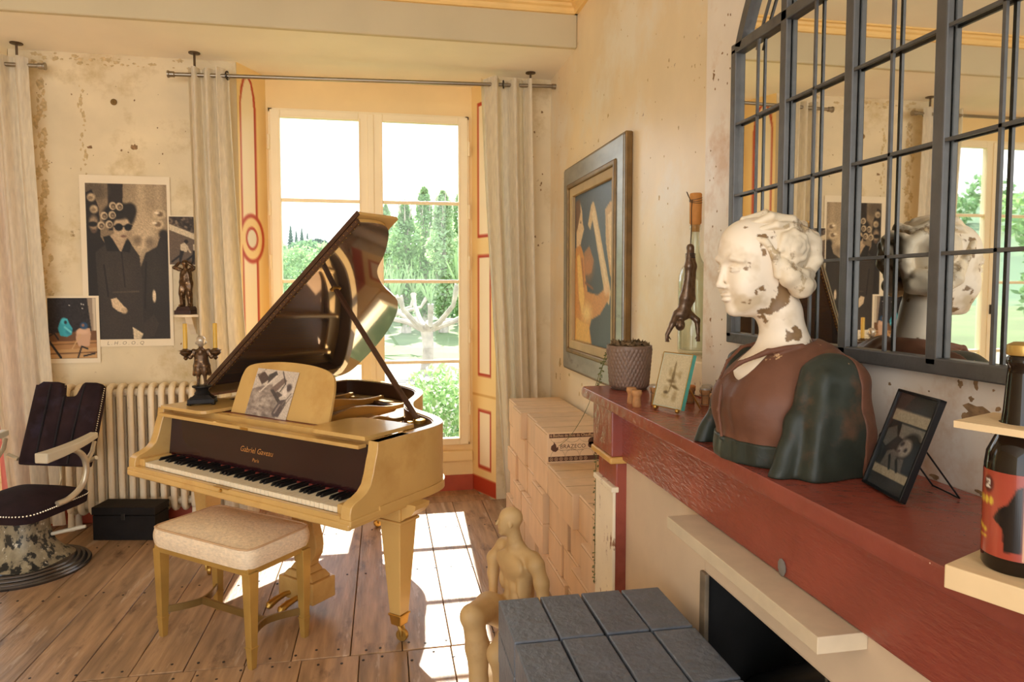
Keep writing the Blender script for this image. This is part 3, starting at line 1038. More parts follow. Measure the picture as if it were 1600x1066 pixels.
wk.location = (-KW + ww / 2, 0.026, 0.668)
for i in range(1, 52):
    share(wk, 'white_key', (-KW + ww * (i + 0.5), 0.026, 0.668), piano)
bk = None
for i in range(51):
    if i % 7 in (0, 2, 3, 5, 6):   # sharps after A, C, D, F, G
        x = -KW + ww * (i + 1)
        if bk is None:
            bk = MB().add([(-0.0065, 0, 0), (0.0065, 0, 0), (0.0065, 0.095, 0), (-0.0065, 0.095, 0), (-0.005, 0.01, 0.013), (0.005, 0.01, 0.013), (0.005, 0.095, 0.013), (-0.005, 0.095, 0.013)],
                          [(3, 2, 1, 0), (4, 5, 6, 7), (0, 1, 5, 4), (1, 2, 6, 5), (2, 3, 7, 6), (3, 0, 4, 7)]).build('black_key', m_ebony, piano, bevel=0.0015, seg=1)
            bk.location = (x, 0.080, 0.668)
        else:
            share(bk, 'black_key', (x, 0.080, 0.668), piano)
fb = MB().add([(-0.683, 0.174, 0.672), (0.683, 0.174, 0.672), (0.683, 0.196, 0.874), (-0.683, 0.196, 0.874), (-0.683, 0.188, 0.672), (0.683, 0.188, 0.672), (0.683, 0.21, 0.874), (-0.683, 0.21, 0.874)],
             [(0, 1, 2, 3), (7, 6, 5, 4), (3, 2, 6, 7), (1, 0, 4, 5), (1, 5, 6, 2), (0, 3, 7, 4)]).build('fallboard', m_wine, piano)
MB().box(-0.683, 0.683, 0.168, 0.178, 0.664, 0.676).build('felt_strip', m_redfelt, piano)
fbp = lambda x, y: (x - 0.03, 0.1734 + (0.755 + y - 0.672) * 0.109, 0.755 + y)
m_gilt = mk('gilt_letter', (206, 150, 84), 0.35, metal=0.5)
text_mesh('Gabriel Gaveau', 0.036, fbp, 'lettering', m_gilt, fb, shear=0.25)
text_mesh('Paris', 0.024, lambda x, y: fbp(x, y - 0.038), 'lettering', m_gilt, fb, shear=0.2)
MB().box(-0.682, 0.660, 0.120, 0.168, 0.872, 0.888).build('fallboard_rail', m_gold, piano, bevel=0.004)
MB().box(-0.05, 0.0, 0.117, 0.121, 0.875, 0.886).build('lock_plate', m_brass, piano)
# top: side boards, desk rail, desk
def round_board(x0, x1, y0, y1, r=0.05, right=True):
    pts = []
    for cx, cy, a0 in ((x1 - r, y0 + r, -90), (x1 - r, y1 - r, 0)) if right else ((x1 - 0.001, y0 + 0.001, -90), (x1 - .001, y1 - .001, 0)):
        rr = r if right else 0.001
        for k in range(7):
            a = math.radians(a0 + 15 * k)
            pts.append((cx + rr * math.cos(a), cy + rr * math.sin(a)))
    pts += [(x0, y1), (x0, y0)] if right else [(x0 + r, y1), (x0 + .0, y1 - r), (x0, y0 + r), (x0 + r, y0)]
    return pts
MB().prism(round_board(-0.682, -0.345, 0.135, 0.43), ZT + 0.002, ZT + 0.018).build('side_board', m_gold, piano, bevel=0.003, seg=1)
MB().prism(round_board(0.345, 0.682, 0.135, 0.43, right=False), ZT + 0.002, ZT + 0.018).build('side_board', m_gold, piano, bevel=0.003, seg=1)
MB().box(-0.683, 0.683, 0.20, 0.215, 0.862, ZT).build('desk_support', m_gold, piano)
MB().box(-0.36, 0.36, 0.215, 0.245, 0.885, 0.905).build('desk_rail', m_gold, piano, bevel=0.003)
MB().box(-0.35, 0.35, 0.245, 0.285, 0.885, 0.903).build('desk_ledge', mk('desk_ledge_wood', (122, 58, 36), 0.4, var=.15), piano, bevel=0.002)
DT = math.radians(17)
def desk_fr(x, h, d):     # on the leaning desk: x, height along it, thickness
    return (x, 0.272 + h * math.sin(DT) + d * math.cos(DT), 0.904 + h * math.cos(DT) - d * math.sin(DT))
dp = [(-0.325, 0)]
dp += [(p.x, p.y) for p in catmull([(-0.315, 0.10, 0), (-0.30, 0.19, 0), (-0.255, 0.235, 0), (-0.10, 0.258, 0), (0.05, 0.262, 0), (0.20, 0.252, 0), (0.295, 0.225, 0), (0.325, 0.17, 0), (0.332, 0.10, 0)], 5)]
dp += [(0.335, 0)]
MB().prism(dp, 0.0, 0.012, desk_fr).build('music_desk', m_gold, piano, smooth=True, angle=30, bevel=0.002, seg=1)

# lid, hinged on the bass side
LA = math.radians(37.0)
LX, LZ = -0.742, 0.922
def lid_fr(w, y, d):
    return (LX + w * math.cos(LA) - d * math.sin(LA), y, LZ + w * math.sin(LA) + d * math.cos(LA))
LID = [(0.0, 0.415), (1.435, 0.415), (1.44, 0.50), (1.425, 0.59), (1.36, 0.66), (1.235, 0.74), (1.105, 0.80), (0.99, 0.94), (0.91, 1.08), (0.835, 1.20), (0.715, 1.30), (0.54, 1.385), (0.345, 1.435), (0.13, 1.45), (0.04, 1.43), (0.0, 1.36)]
LC = [LID[0]] + [(p.x, p.y) for p in catmull([(x, y, 0) for x, y in LID[1:]], 5)]
lid = MB().prism(LC, 0.0, 0.004, lid_fr).build('lid', m_dark, piano, smooth=True, angle=30)
MB().prism(LC, 0.0041, 0.022, lid_fr).build('lid_top', m_gold, lid, smooth=True, angle=30)
MB().prism([(0.0, 0.400), (1.436, 0.400), (1.436, 0.415), (0.0, 0.415)], -0.001, 0.022, lid_fr).build('lid_hinge', m_strut, lid, bevel=0.002)
hv = MB()
for k in range(46):
    x, y, z = lid_fr(0.03 + k * 0.031, 0.408, -0.001)
    hv.ell((x, y, z), (0.003, 0.003, 0.003), 6, 4)
for k in range(46):
    x, y, z = lid_fr(0.03 + k * 0.031, 0.399, 0.011)
    hv.ell((x, y, z), (0.0025, 0.0025, 0.0025), 6, 4)
hv.build('hinge_rivets', m_brass, lid, kind='stuff')
MB().prism([(0.0, 0.398), (1.46, 0.398), (1.46, 0.405), (0.0, 0.405)], 0.024, 0.046, lid_fr).build('flap_edge', m_strut, lid)
flap = MB().prism([(0.0, 0.405), (1.46, 0.405), (1.46, 0.66), (0.0, 0.66)], 0.026, 0.044, lid_fr).build('lid_flap', m_gold, lid, bevel=0.004)
# prop stick
pA = Vector((0.60, 0.56, 0.905)); pB = Vector(lid_fr(0.955, 0.63, -0.004))
pd = (pB - pA); M3 = pd.to_track_quat('Z', 'Y').to_matrix()
MB().obox((pA + pB) / 2, (0.026, 0.016, pd.length), M3).build('lid_prop', m_strut, piano, bevel=0.004)
MB().obox(pB, (0.03, 0.05, 0.008), rotm('Y', -37)).build('prop_socket', m_brass, piano, bevel=0.002)
pc = MB().lathe([(0.028, 0.895), (0.028, 0.911), (0.02, 0.915), (0.0, 0.915)], (0.60, 0.565, 0), 16)
pc.lathe([(0.016, 0.80), (0.02, 0.87), (0.012, 0.90)], (0.555, 0.555, 0), 12)
pc.build('prop_cup', m_brass, piano, smooth=True)
# legs
def leg(x, y, ang=0):
    l = MB()
    l.frustum((x, y, 0), (0.058, 0.058), (0.108, 0.108), 0.125, 0.525)
    lo = l.build('leg', m_gold, piano, bevel=0.004)
    h = MB().box(x - 0.064, x + 0.064, y - 0.064, y + 0.064, 0.525, 0.538).box(x - 0.057, x + 0.057, y - 0.057, y + 0.057, 0.538, 0.62)
    h.build('leg_block', m_gold, lo, bevel=0.004)
    MB().frustum((x, y, 0), (0.05, 0.05), (0.061, 0.061), 0.075, 0.118).box(x - 0.034, x + 0.034, y - 0.034, y + 0.034, 0.116, 0.126).build('ferrule', m_brass, lo, bevel=0.003)
    c = MB()
    a = math.radians(ang)
    d = Vector((math.cos(a), math.sin(a), 0)); n = Vector((-d.y, d.x, 0))
    ctr = Vector((x, y, 0)) + d * 0.012
    for sg in (-1, 1):
        q = ctr + n * sg * 0.016
        c.tube([(x + n.x * sg * .014, y + n.y * sg * .014, 0.078), (q.x, q.y, 0.05), (q.x, q.y, 0.025)], [0.008, 0.007, 0.006], 6)
    Mx = Matrix(((d.x, 0, n.x), (d.y, 0, n.y), (0, 1, 0)))
    c.lathe([(0.0, -0.011), (0.022, -0.011), (0.0265, -0.006), (0.0265, 0.006), (0.022, 0.011), (0.0, 0.011)], (ctr.x, ctr.y, 0.0265), 20, M=Mx)
    c.build('castor', m_brass, lo, smooth=True, angle=30)
    for sg in (-1, 1):
        p = [(0, 0), (0.075, 0), (0.07, -0.02), (0.05, -0.045), (0.02, -0.06), (0, -0.075)]
        MB().prism(p, y - 0.045, y + 0.045, lambda u, z, h: (x + sg * (0.057 + u), h, ZB + 0.012 + z)).build('leg_bracket', m_gold, lo)
leg(0.652, 0.36, 20); leg(-0.652, 0.36, -40); leg(-0.392, 1.34, 70)
# lyre with two pedals
ly = MB().box(-0.04, 0.19, 0.30, 0.44, 0.055, 0.155)
lyo = ly.build('pedal_box', m_gold, piano, bevel=0.006)
MB().frustum((0.075, 0.37, 0), (0.20, 0.12), (0.15, 0.09), 0.155, 0.185).frustum((0.075, 0.37, 0), (0.14, 0.08), (0.10, 0.06), 0.185, 0.215).build('lyre_plinth', m_gold, lyo, bevel=0.006)
prof = [(0.055, 0.215), (0.06, 0.235), (0.085, 0.27), (0.092, 0.31), (0.088, 0.35), (0.072, 0.40), (0.066, 0.52), (0.075, 0.56), (0.085, 0.61)]
lp = [(0.075 + r, z) for r, z in prof] + [(0.075 - r, z) for r, z in prof[::-1]]
MB().prism(lp, 0.345, 0.395, lambda x, z, h: (x, h, z)).build('lyre_column', m_gold, lyo, bevel=0.005)
for px_ in (0.035, 0.115):
    pd_ = MB()
    pts = [(px_, 0.31, 0.085), (px_, 0.27, 0.088), (px_, 0.22, 0.082), (px_, 0.185, 0.07), (px_, 0.175, 0.062)]
    pd_.tube(pts, [0.010, 0.012, 0.016, 0.018, 0.010], 10)
    pd_.build('pedal', m_brass, piano, smooth=True)

# photo print on the desk
c = Canvas(64, 80, (206, 190, 172))
c.p([(0, .45), (.45, .3), (.75, 1), (0, 1)], (150, 134, 122)).blobs(150, .05, [(118, 104, 96), (170, 152, 138), (140, 126, 116), (196, 180, 164)], (0, .42, .68, 1), 2, .6)
c.p([(.02, .14), (.18, .06), (.36, .2), (.2, .34)], (92, 76, 70)).p([(.3, .12), (.46, .02), (.52, .1), (.34, .34)], (84, 76, 72)).p([(.42, .42), (.68, .14), (.78, .2), (.55, .5)], (126, 106, 96))
c.p([(.52, .52), (.62, .44), (.76, .5), (.66, .6)], (98, 84, 78)).p([(.44, .44), (.5, .4), (.76, .64), (.72, .7)], (82, 74, 70)).e(.86, .34, .07, .08, (92, 80, 78), .3)
c.p([(.72, .62), (.86, .58), (.9, .68), (.8, .96), (.66, .96), (.62, .9)], (96, 84, 82)).p([(.74, .7), (.78, .68), (.7, .9), (.66, .9)], (160, 142, 132))
c.l([(.62, .02), (.76, .26), (.68, .44)], .012, (70, 62, 58)).l([(.2, .0), (.02, .2)], .01, (150, 136, 124)).l([(.5, .12), (.2, .5)], .016, (224, 208, 190)).l([(.95, .45), (.8, .72)], .012, (130, 116, 106)).l([(.98, .5), (.84, .76)], .01, (130, 116, 106))
c.p([(.74, .42), (.8, .3), (.86, .5), (.76, .56)], (226, 210, 194)).grain(.05)
def sheet_fr(u, v):
    x0 = -0.22 + 0.075 * (1 - v) * 0.55
    return desk_fr(-0.215 + u * 0.285 + (1 - v) * 0.022, 0.222 - v * 0.222 + 0.001 - u * 0.004, -0.004 + 0.002 * math.sin(u * 3.0))
prn = c.build('photo_print', lambda u, v: piano_m @ Vector(sheet_fr(u, v)) if False else sheet_fr(u, v), print_mat('matt_print', 0.6), solid=0.0016)
piano_m = Matrix.Translation((-0.675, 3.043, 0)) @ Matrix.Rotation(PA, 4, 'Z')
prn.location = (-0.675, 3.043, 0); prn.rotation_euler = (0, 0, PA)
tag(prn, 'black and white landscape photo print leaning on the piano music desk', 'photo print')

# ---------------------------------------------------------------- candlestick figurine on the piano
m_bronze = mk('dark_bronze', (96, 74, 54), 0.32, metal=0.7, var=0.3, scale=40, col2=(150, 116, 80), thr=0.56, s2=60)
m_base_d = mk('figurine_base', (34, 30, 28), 0.45, spec=.2, var=0.3, scale=50)
m_silver = mk('worn_silver', (196, 184, 168), 0.3, metal=0.6, var=0.25, scale=50)
m_candle = mk('gold_candle', (214, 170, 66), 0.4, var=0.05)
fp = piano_m @ Vector((-0.545, 0.27, ZT + 0.018))
fg = thing('candle_figurine', 'dark bronze costumed boy figurine carrying two gold candles on the piano', 'candlestick', fp, 0.1)
b = MB().box(-0.062, 0.062, -0.05, 0.05, 0.008, 0.03).frustum((0, 0, 0), (0.11, 0.085), (0.07, 0.06), 0.03, 0.048)
for sx_ in (-1, 1):
    for sy_ in (-1, 1): b.ell((sx_ * .055, sy_ * .043, .007), (.012, .012, .007), 8, 5)
b.build('base', m_base_d, fg, bevel=0.003)
MB().lathe([(0.034, 0.046), (0.036, 0.055), (0.028, 0.066), (0.032, 0.078), (0.046, 0.086), (0.046, 0.092), (0, 0.094)], (0, 0, 0), 20).build('plinth', m_base_d, fg, smooth=True)
s = SDF((-.11, -.07, .085), (.11, .07, .36), .0025)
for q in (-1, 1):   # legs, breeches
    s.chain([(q * .014, 0, .19), (q * .015, -.002, .15), (q * .016, 0, .105)], [.016, .010, .006], .006)
    s.chain([(q * .016, .002, .10), (q * .018, -.018, .098)], [.007, .005], .004)
    s.ell((q * .015, 0, .172), (.019, .018, .03), .008)
s.ell((0, 0, .215), (.032, .022, .04), .012).ell((0, 0, .25), (.034, .022, .03), .012)
for q in (-1, 1):   # coat tails, arms reaching out
    s.chain([(q * .022, .008, .23), (q * .027, .012, .19), (q * .035, .014, .148)], [.011, .012, .010], .008)
    s.chain([(q * .034, 0, .265), (q * .048, -.006, .235), (q * .066, -.012, .25)], [.012, .009, .007], .006)
s.cap((0, 0, .27), (0, 0, .285), .012, .010, .006)
s.ell((0, -.016, .262), (.012, .01, .016), .006)
s.build('body', m_bronze, fg)
h = SDF((-.03, -.035, .27), (.03, .035, .36), .002)
h.ell((0, 0, .31), (.019, .021, .025), .006).ell((0, .004, .322), (.022, .023, .018), .004).cap((0, -.019, .312), (0, -.025, .306), .003, .004, .003)
h.ell((-.02, .006, .305), (.008, .009, .008), .004).ell((.02, .006, .305), (.008, .009, .008), .004).cap((0, .02, .31), (0, .027, .285), .006, .003, .004)
h.build('head', m_silver, fg)
for q in (-1, 1):
    MB().lathe([(0.004, .222), (0.012, .232), (0.008, .24), (0.020, .248), (0.027, .258), (0.024, .266), (0.03, .27), (0.016, .274), (0.011, .28), (0.0, .28)], (q * .068, -.014, 0), 14).build('candle_cup', m_bronze, fg, smooth=True)
    MB().lathe([(0.0105, .27), (0.0105, .40), (0.009, .403), (0, .404)], (q * .068, -.014, 0), 14).build('candle', m_candle, fg, smooth=True, angle=40)

# ---------------------------------------------------------------- piano stool
m_cush = mk('cushion_weave', (238, 216, 184), 0.8, var=0.12, scale=60, stretch=(1, 1, 2.2), bump=0.35, bscale=90)
m_brassleg = mk('gold_metal', (196, 158, 84), 0.32, metal=0.45, var=0.12, scale=8)
SA = math.atan2(0.343, -0.429)
m_stretch = mk('bronze_strip', (138, 110, 62), .35, metal=.5, var=.15)
st_ = thing('piano_stool', 'gold-legged piano stool with a cream upholstered seat', 'stool', (-0.652, 3.04, 0), SA)
hx, hy = 0.272, 0.140
def cush(u, v):
    # rounded box, v from bottom to the middle of the top
    a = u * 2 * math.pi
    def sup(ax, ay, n=12):
        c_, s_ = math.cos(a), math.sin(a)
        r = (abs(c_ / ax) ** n + abs(s_ / ay) ** n) ** (-1 / n)
        return r * c_, r * s_
    if v < 0.5:
        k = v / 0.5
        bul = 0.006 * math.sin(math.pi * k)
        x, y = sup(hx + 0.022 + bul, hy + 0.032 + bul)
        return (x, y, 0.405 + 0.078 * k)
    k = (v - 0.5) / 0.5
    x, y = sup((hx + 0.022) * (1 - k), (hy + 0.032) * (1 - k)) if k < 1 else (0, 0)
    return (x, y, 0.483 + 0.016 * math.sin(math.pi / 2 * min(1, k * 1.3)))
cu = MB().grid(cush, 72, 18, True).build('seat_cushion', m_cush, st_, smooth=True, angle=60)
pp = [cush(i / 72, 0.5) for i in range(73)]
MB().tube([(p[0] * 1.0, p[1] * 1.0, p[2] + 0.001) for p in pp], 0.004, 6, caps=False).build('piping', mk('tan_piping', (204, 168, 128), .8), cu, smooth=True)
MB().box(-hx - .014, hx + .014, -hy - .022, hy + .022, 0.378, 0.408).build('seat_frame', m_brassleg, st_, bevel=0.003)
for sx_ in (-1, 1):
    for sy_ in (-1, 1):
        lg = MB().frustum((sx_ * hx, sy_ * (hy), 0), (.032, .032), (.046, .046), .085, .39).build('leg', m_brassleg, st_, bevel=0.002)
        MB().frustum((sx_ * hx, sy_ * hy, 0), (.024, .024), (.034, .034), 0.0, .088).box(sx_ * hx - .019, sx_ * hx + .019, sy_ * hy - .019, sy_ * hy + .019, .084, .09).build('ferrule', m_brassleg, lg, bevel=0.0015)
for sx_ in (-1, 1):
    n = 14
    o_, i_ = [], []
    for k in range(n + 1):
        t = -1 + 2 * k / n
        y = t * hy
        x = sx_ * (hx - 0.075 * (1 - abs(t) ** 1.6))
        o_.append((x + .006, y)); i_.append((x - .006, y))
    MB().prism(o_ + i_[::-1], .10, .13).build('stretcher', m_stretch, st_, bevel=0.001, seg=1)
MB().box(-hx + .078, hx - .078, -.007, .007, .10, .13).build('stretcher', m_stretch, st_, bevel=0.001, seg=1)
# ---------------------------------------------------------------- curtains and rods
m_linen = mk('linen', (234, 224, 202), 0.9, var=0.10, scale=14, stretch=(6, 6, 1), bump=0.15, bscale=120, trans=0.35)
m_pink = mk('pink_linen', (236, 148, 140), 0.9, var=0.08, scale=14, stretch=(6, 6, 1), trans=0.5)
m_rod = mk('rod_steel', (150, 140, 124), 0.3, metal=0.9, var=0.08)
m_grom = mk('grommet', (70, 64, 58), 0.35, metal=0.8)

def curtain(name, label, top, bot, zt, zb, y0, nf, amp, seed, mat, grommets=(), dpt=0.0, mid=None):
    g_ = random.Random(seed)
    ph = [g_.uniform(0, 6.28) for _ in range(4)]
    cx = (bot[0] + bot[1]) / 2
    def fn(u, v):
        k = v ** 1.3
        a, b_ = top[0] + (bot[0] - top[0]) * k, top[1] + (bot[1] - top[1]) * k
        uu = u + 0.02 * math.sin(2 * math.pi * u * 2 + ph[0] + v * 1.5)
        x = a + (b_ - a) * uu
        am = amp * (0.85 + 0.3 * math.sin(3 * v + ph[1]))
        y = y0 + am * math.sin(2 * math.pi * nf * u + ph[2] * 0 + 0.5 * math.sin(2.2 * v + ph[3])) + 0.25 * am * math.sin(2 * math.pi * nf * 2.3 * u + ph[1] + 2 * v)
        x += 0.012 * math.sin(2 * math.pi * nf * u * 1.0 + 1.3) * (0.5 + v)
        z = zt + (zb - zt) * v + 0.006 * math.sin(9 * u + ph[0]) * (1 - v)
        if zb < 0.1 and v > 0.97:
            y += dpt * (v - 0.97) / 0.03 * math.sin(6 * u)
        return (x, y, z)
    o = MB().grid(fn, 90, 46).build(name, mat, origin=((top[0] + top[1]) / 2, y0, zb), smooth=True, angle=180, label=label, cat='curtain')
    for (gx, gz) in grommets:
        pts = [(gx, y0 - 0.004 + 0.024 * math.cos(a) * 0.25, gz + 0.024 * math.sin(a)) for a in [k * 2 * math.pi / 18 for k in range(19)]]
        pts = [(gx + 0.006 * math.cos(a), y0 + 0.024 * math.cos(a), gz + 0.024 * math.sin(a)) for a in [k * 2 * math.pi / 18 for k in range(19)]]
        MB().tube(pts, 0.005, 6, caps=False).build('grommet', m_grom, o, world=True, smooth=True)
    return o
curtain('linen_curtain', 'cream linen curtain on the left side of the piano window', (-1.185, -0.93), (-1.17, -0.80), 2.86, 0.04, 4.585, 3.5, 0.045, 1, m_linen, ((-0.945, 2.822),))
curtain('linen_curtain', 'cream linen curtain on the right side of the piano window, beside the boxes', (0.645, 0.995), (0.80, 1.06), 2.90, 0.012, 4.585, 2.6, 0.05, 2, m_linen, ((0.80, 2.862),), 0.05)
curtain('linen_curtain', 'greenish cream linen curtain at the left edge, beside the barber chair', (-2.42, -2.075), (-2.26, -1.965), 2.87, 0.04, 4.60, 3, 0.045, 3, m_linen, ((-2.09, 2.823),))
curtain('pink_curtain', 'pink sheer curtain glowing at the far left edge', (-2.40, -2.29), (-2.34, -2.155), 2.80, 0.04, 4.675, 3, 0.012, 4, m_pink)
def rod(label, a, b, brackets):
    t = thing('curtain_rod', label, 'curtain rod', a)
    MB().tube([a, b], 0.0125, 12).build('rod', m_rod, t, world=True, smooth=True)
    for p, d in ((a, -1), (b, 1)):
        Mx = Matrix(((0, 0, d), (0, 1, 0), (1, 0, 0)))
        MB().lathe([(0.0125, 0), (0.018, 0.004), (0.018, 0.03), (0.022, 0.034), (0.022, 0.042), (0.0, 0.042)], p, 14, M=Mx).build('finial', m_rod, t, world=True, smooth=True, angle=30)
    for x in brackets:
        z = a[2] + (b[2] - a[2]) * (x - a[0]) / (b[0] - a[0])
        br_ = MB().tube([(x, a[1], z), (x, a[1], ZS)], 0.007, 8)
        br_.lathe([(0.034, 0), (0.034, -0.006), (0.0, -0.008)], (x, a[1], ZS), 16)
        br_.build('bracket', mk('bracket_bronze', (96, 78, 58), 0.4, metal=0.7), t, world=True, smooth=True, angle=30)
rod('steel curtain rod across the window behind the piano', (-1.25, 4.585, 2.812), (1.13, 4.585, 2.866), (-1.135, 0.985))
rod('steel curtain rod end at the upper left edge of the photo', (-4.3, 4.60, 2.823), (-2.015, 4.60, 2.823), (-4.1, -2.125))

# ---------------------------------------------------------------- radiator
m_rad = mk('radiator_cream', (236, 218, 186), 0.45, var=0.06, scale=8, col2=(196, 158, 128), thr=0.62, s2=14, wid=.1)
rad = thing('radiator', 'cream cast-iron column radiator under the posters', 'radiator', (-1.505, 4.63, 0))
def rr_path(y0, y1, z0, z1, r, n=5):
    pts = []
    for cy, cz, a0 in ((y1 - r, z0 + r, -90), (y1 - r, z1 - r, 0), (y0 + r, z1 - r, 90), (y0 + r, z0 + r, 180)):
        for k in range(n + 1):
            a = math.radians(a0 + 90 * k / n)
            pts.append((0, cy + r * math.cos(a), cz + r * math.sin(a)))
    return pts + [pts[0]]
sec = MB().tube(rr_path(-0.056, 0.056, 0.10, 0.888, 0.045), 0.019, 10, caps=False)
sec.tube([(0, 0, 0.12), (0, 0, 0.87)], 0.017, 8)
sec = sec.build('radiator_section', m_rad, rad, smooth=True, angle=60)
XS = [-0.41 + 0.0597 * i for i in range(13)]
sec.location = (XS[0], 0, 0)
for x in XS[1:]:
    share(sec, 'radiator_section', (x, 0, 0), rad)
for x in (XS[0], XS[-1]):
    for yy in (-0.05, 0.05):
        MB().tube([(x, yy, 0.0), (x, yy, 0.11)], [0.022, 0.016], 10).build('radiator_foot', m_rad, rad, smooth=True)
for z in (0.145, 0.845):
    MB().tube([(XS[0] - 0.03, 0, z), (XS[-1] + 0.03, 0, z)], 0.026, 12).build('radiator_hub', m_rad, rad, smooth=True, angle=40)

# ---------------------------------------------------------------- posters
pm_matt = print_mat('matt_print', 0.6)
m_paper = mk('poster_paper', (238, 222, 192), 0.7, var=0.03, scale=4)
def poster(name, label, x0, x1, z0, z1, y, cv, inner):
    """inner = margins left, right, bottom, top"""
    t = thing(name, label, 'poster', ((x0 + x1) / 2, y, z0))
    MB().box(x0, x1, y, y + 0.0012, z0, z1).build('paper', m_paper, t, world=True)
    a, b_, c_, d_ = x0 + inner[0], x1 - inner[1], z0 + inner[2], z1 - inner[3]
    cv.build('printed_photo', lambda u, v: (a + (b_ - a) * u, y - 0.0006, d_ + (c_ - d_) * v), pm_matt, t, world=True)
    return t
K, DK, LT = (34, 28, 24), (46, 39, 33), (206, 182, 146)
c = Canvas(104, 190, (132, 112, 86))
c.e(.75, .12, .35, .2, (168, 146, 114), .6).p([(.27, 0), (.46, 0), (.44, .3), (.27, .3)], (44, 36, 30)).e(.1, .05, .16, .06, (96, 82, 64), .4)
c.e(.68, .08, .05, .12, (196, 172, 136), .6, .7).e(.9, .05, .04, .14, (188, 164, 130), .6, .6)
c.e(.70, .34, .17, .14, (206, 182, 146), .5, .9).e(.62, .36, .05, .03, (96, 80, 62), .5, .7).e(.77, .37, .05, .03, (104, 86, 68), .5, .6).e(.68, .25, .1, .05, (190, 166, 132), .6)
c.p([(0, .06), (.08, .04), (.16, .16), (.17, .34), (.24, .40), (.24, 1), (0, 1)], K).e(.09, .255, .055, .05, (150, 126, 98), .3).e(.08, .26, .06, .016, (24, 20, 18), .2).e(.09, .305, .03, .012, (92, 70, 56), .3)
for u_, v_ in ((.07, .09), (.10, .165)): c.e(u_, v_, .05, .026, (190, 166, 130), .25).e(u_ - .01, v_ + .004, .03, .013, (140, 118, 90), .3)
c.p([(.62, 1), (.64, .55), (.72, .44), (.86, .40), (.90, .34), (1, .33), (1, 1)], (44, 38, 32))
c.p([(.10, .44), (.24, .38), (.32, .34), (.50, .345), (.56, .40), (.64, .46), (.67, .62), (.66, 1), (.14, 1)], (54, 46, 39)).e(.46, .6, .1, .12, (66, 57, 48), .8, .6).e(.24, .58, .06, .12, (64, 55, 46), .8, .6).e(.82, .56, .1, .14, (62, 54, 45), .8, .6).e(.3, .9, .1, .1, (62, 53, 45), .8, .5)
c.p([(.29, .33), (.36, .31), (.46, .36), (.50, .33), (.5, .43), (.40, .43)], (180, 154, 122))
c.p([(.20, .34), (.28, .33), (.40, .43), (.24, .43)], (30, 26, 22)).p([(.49, .345), (.54, .38), (.52, .44), (.42, .43)], (30, 26, 22))
c.e(.40, .205, .20, .085, (30, 25, 21), .12).e(.54, .17, .08, .05, (36, 30, 25), .2)
c.e(.435, .285, .108, .078, (190, 164, 130), .12).e(.38, .21, .12, .02, (36, 30, 25), .4)
c.e(.395, .277, .052, .024, (14, 12, 12), .12).e(.51, .277, .045, .023, (14, 12, 12), .12).l([(.34, .272), (.56, .268)], .008, (14, 12, 12))
c.e(.45, .335, .035, .008, (120, 84, 68), .3).e(.455, .31, .012, .012, (214, 190, 156), .5, .5).e(.5, .325, .05, .03, (150, 126, 98), .5, .4)
for u_, v_ in ((.33, .142), (.41, .146), (.22, .206), (.32, .20), (.28, .26), (.18, .268)):
    c.e(u_, v_, .044, .025, (206, 182, 146), .12).e(u_ + .006, v_ + .002, .028, .016, (74, 60, 48), .2).e(u_ + .004, v_ + .004, .016, .008, (150, 128, 100), .4)
for u_, v_ in ((.90, .19), (.87, .255)): c.e(u_, v_, .085, .03, (200, 176, 140), .2).e(u_ + .01, v_, .04, .016, (120, 98, 74), .3).e(u_ - .03, v_ - .008, .03, .008, (238, 220, 188), .4)
c.e(.95, .32, .06, .03, (40, 34, 28), .3).l([(.30, .695), (.62, .69)], .008, (78, 66, 54)).l([(.42, .44), (.45, .66)], .006, (26, 22, 20)).l([(.20, .52), (.24, .72)], .01, (30, 25, 22)).l([(.72, .5), (.69, .8)], .01, (28, 24, 20))
c.p([(.27, .74), (.34, .73), (.42, .78), (.46, .80), (.45, .83), (.36, .82), (.29, .79)], (214, 188, 152)).e(.43, .815, .04, .018, (196, 168, 132), .3).e(.81, .72, .022, .04, (226, 204, 170), .2)
c.p([(.53, .92), (.66, .965), (.63, 1), (.54, 1)], (214, 194, 160)).p([(.66, .9), (.8, .84), (.86, .9), (.8, .98), (.68, 1)], (56, 47, 40)).grain(.06)
pb = poster('fashion_poster', 'large black and white fashion poster of women in curlers, pinned above the radiator', -1.857, -1.333, 1.13, 2.205, 4.712, c, (0.032, 0.02, 0.045, 0.05))
m_pencil = mk('pencil', (150, 132, 106), 0.7)
text_mesh('L . H . O . O . Q', 0.032, lambda x, y: (-1.62 + x, 4.7112, 1.141 + y), 'lettering', m_pencil, pb, world=True, shear=0.2)
c = Canvas(64, 76, (38, 33, 34))
c.grain(.12, 2).p([(.82, 0), (1, 0), (1, .72), (.92, .72)], (150, 132, 112)).p([(.93, 0), (1, 0), (1, 1), (.94, 1)], (206, 190, 164))
c.p([(0, .58), (1, .54), (1, .72), (0, .74)], (112, 74, 44)).p([(0, .72), (1, .70), (1, .84), (0, .88)], (176, 128, 78)).p([(0, .86), (1, .82), (1, 1), (0, 1)], (196, 152, 100)).l([(0, .77), (1, .74)], .01, (120, 82, 48)).l([(0, .92), (1, .9)], .012, (112, 78, 50))
c.p([(.24, .62), (.2, .5), (.24, .40), (.3, .34), (.4, .34), (.44, .42), (.5, .5), (.48, .6), (.38, .64)], (60, 168, 184)).e(.33, .38, .07, .055, (76, 190, 204), .25).e(.36, .4, .03, .03, (40, 52, 60), .3).e(.42, .55, .06, .05, (44, 140, 160), .4).l([(.34, .48), (.46, .56)], .02, (110, 206, 214))
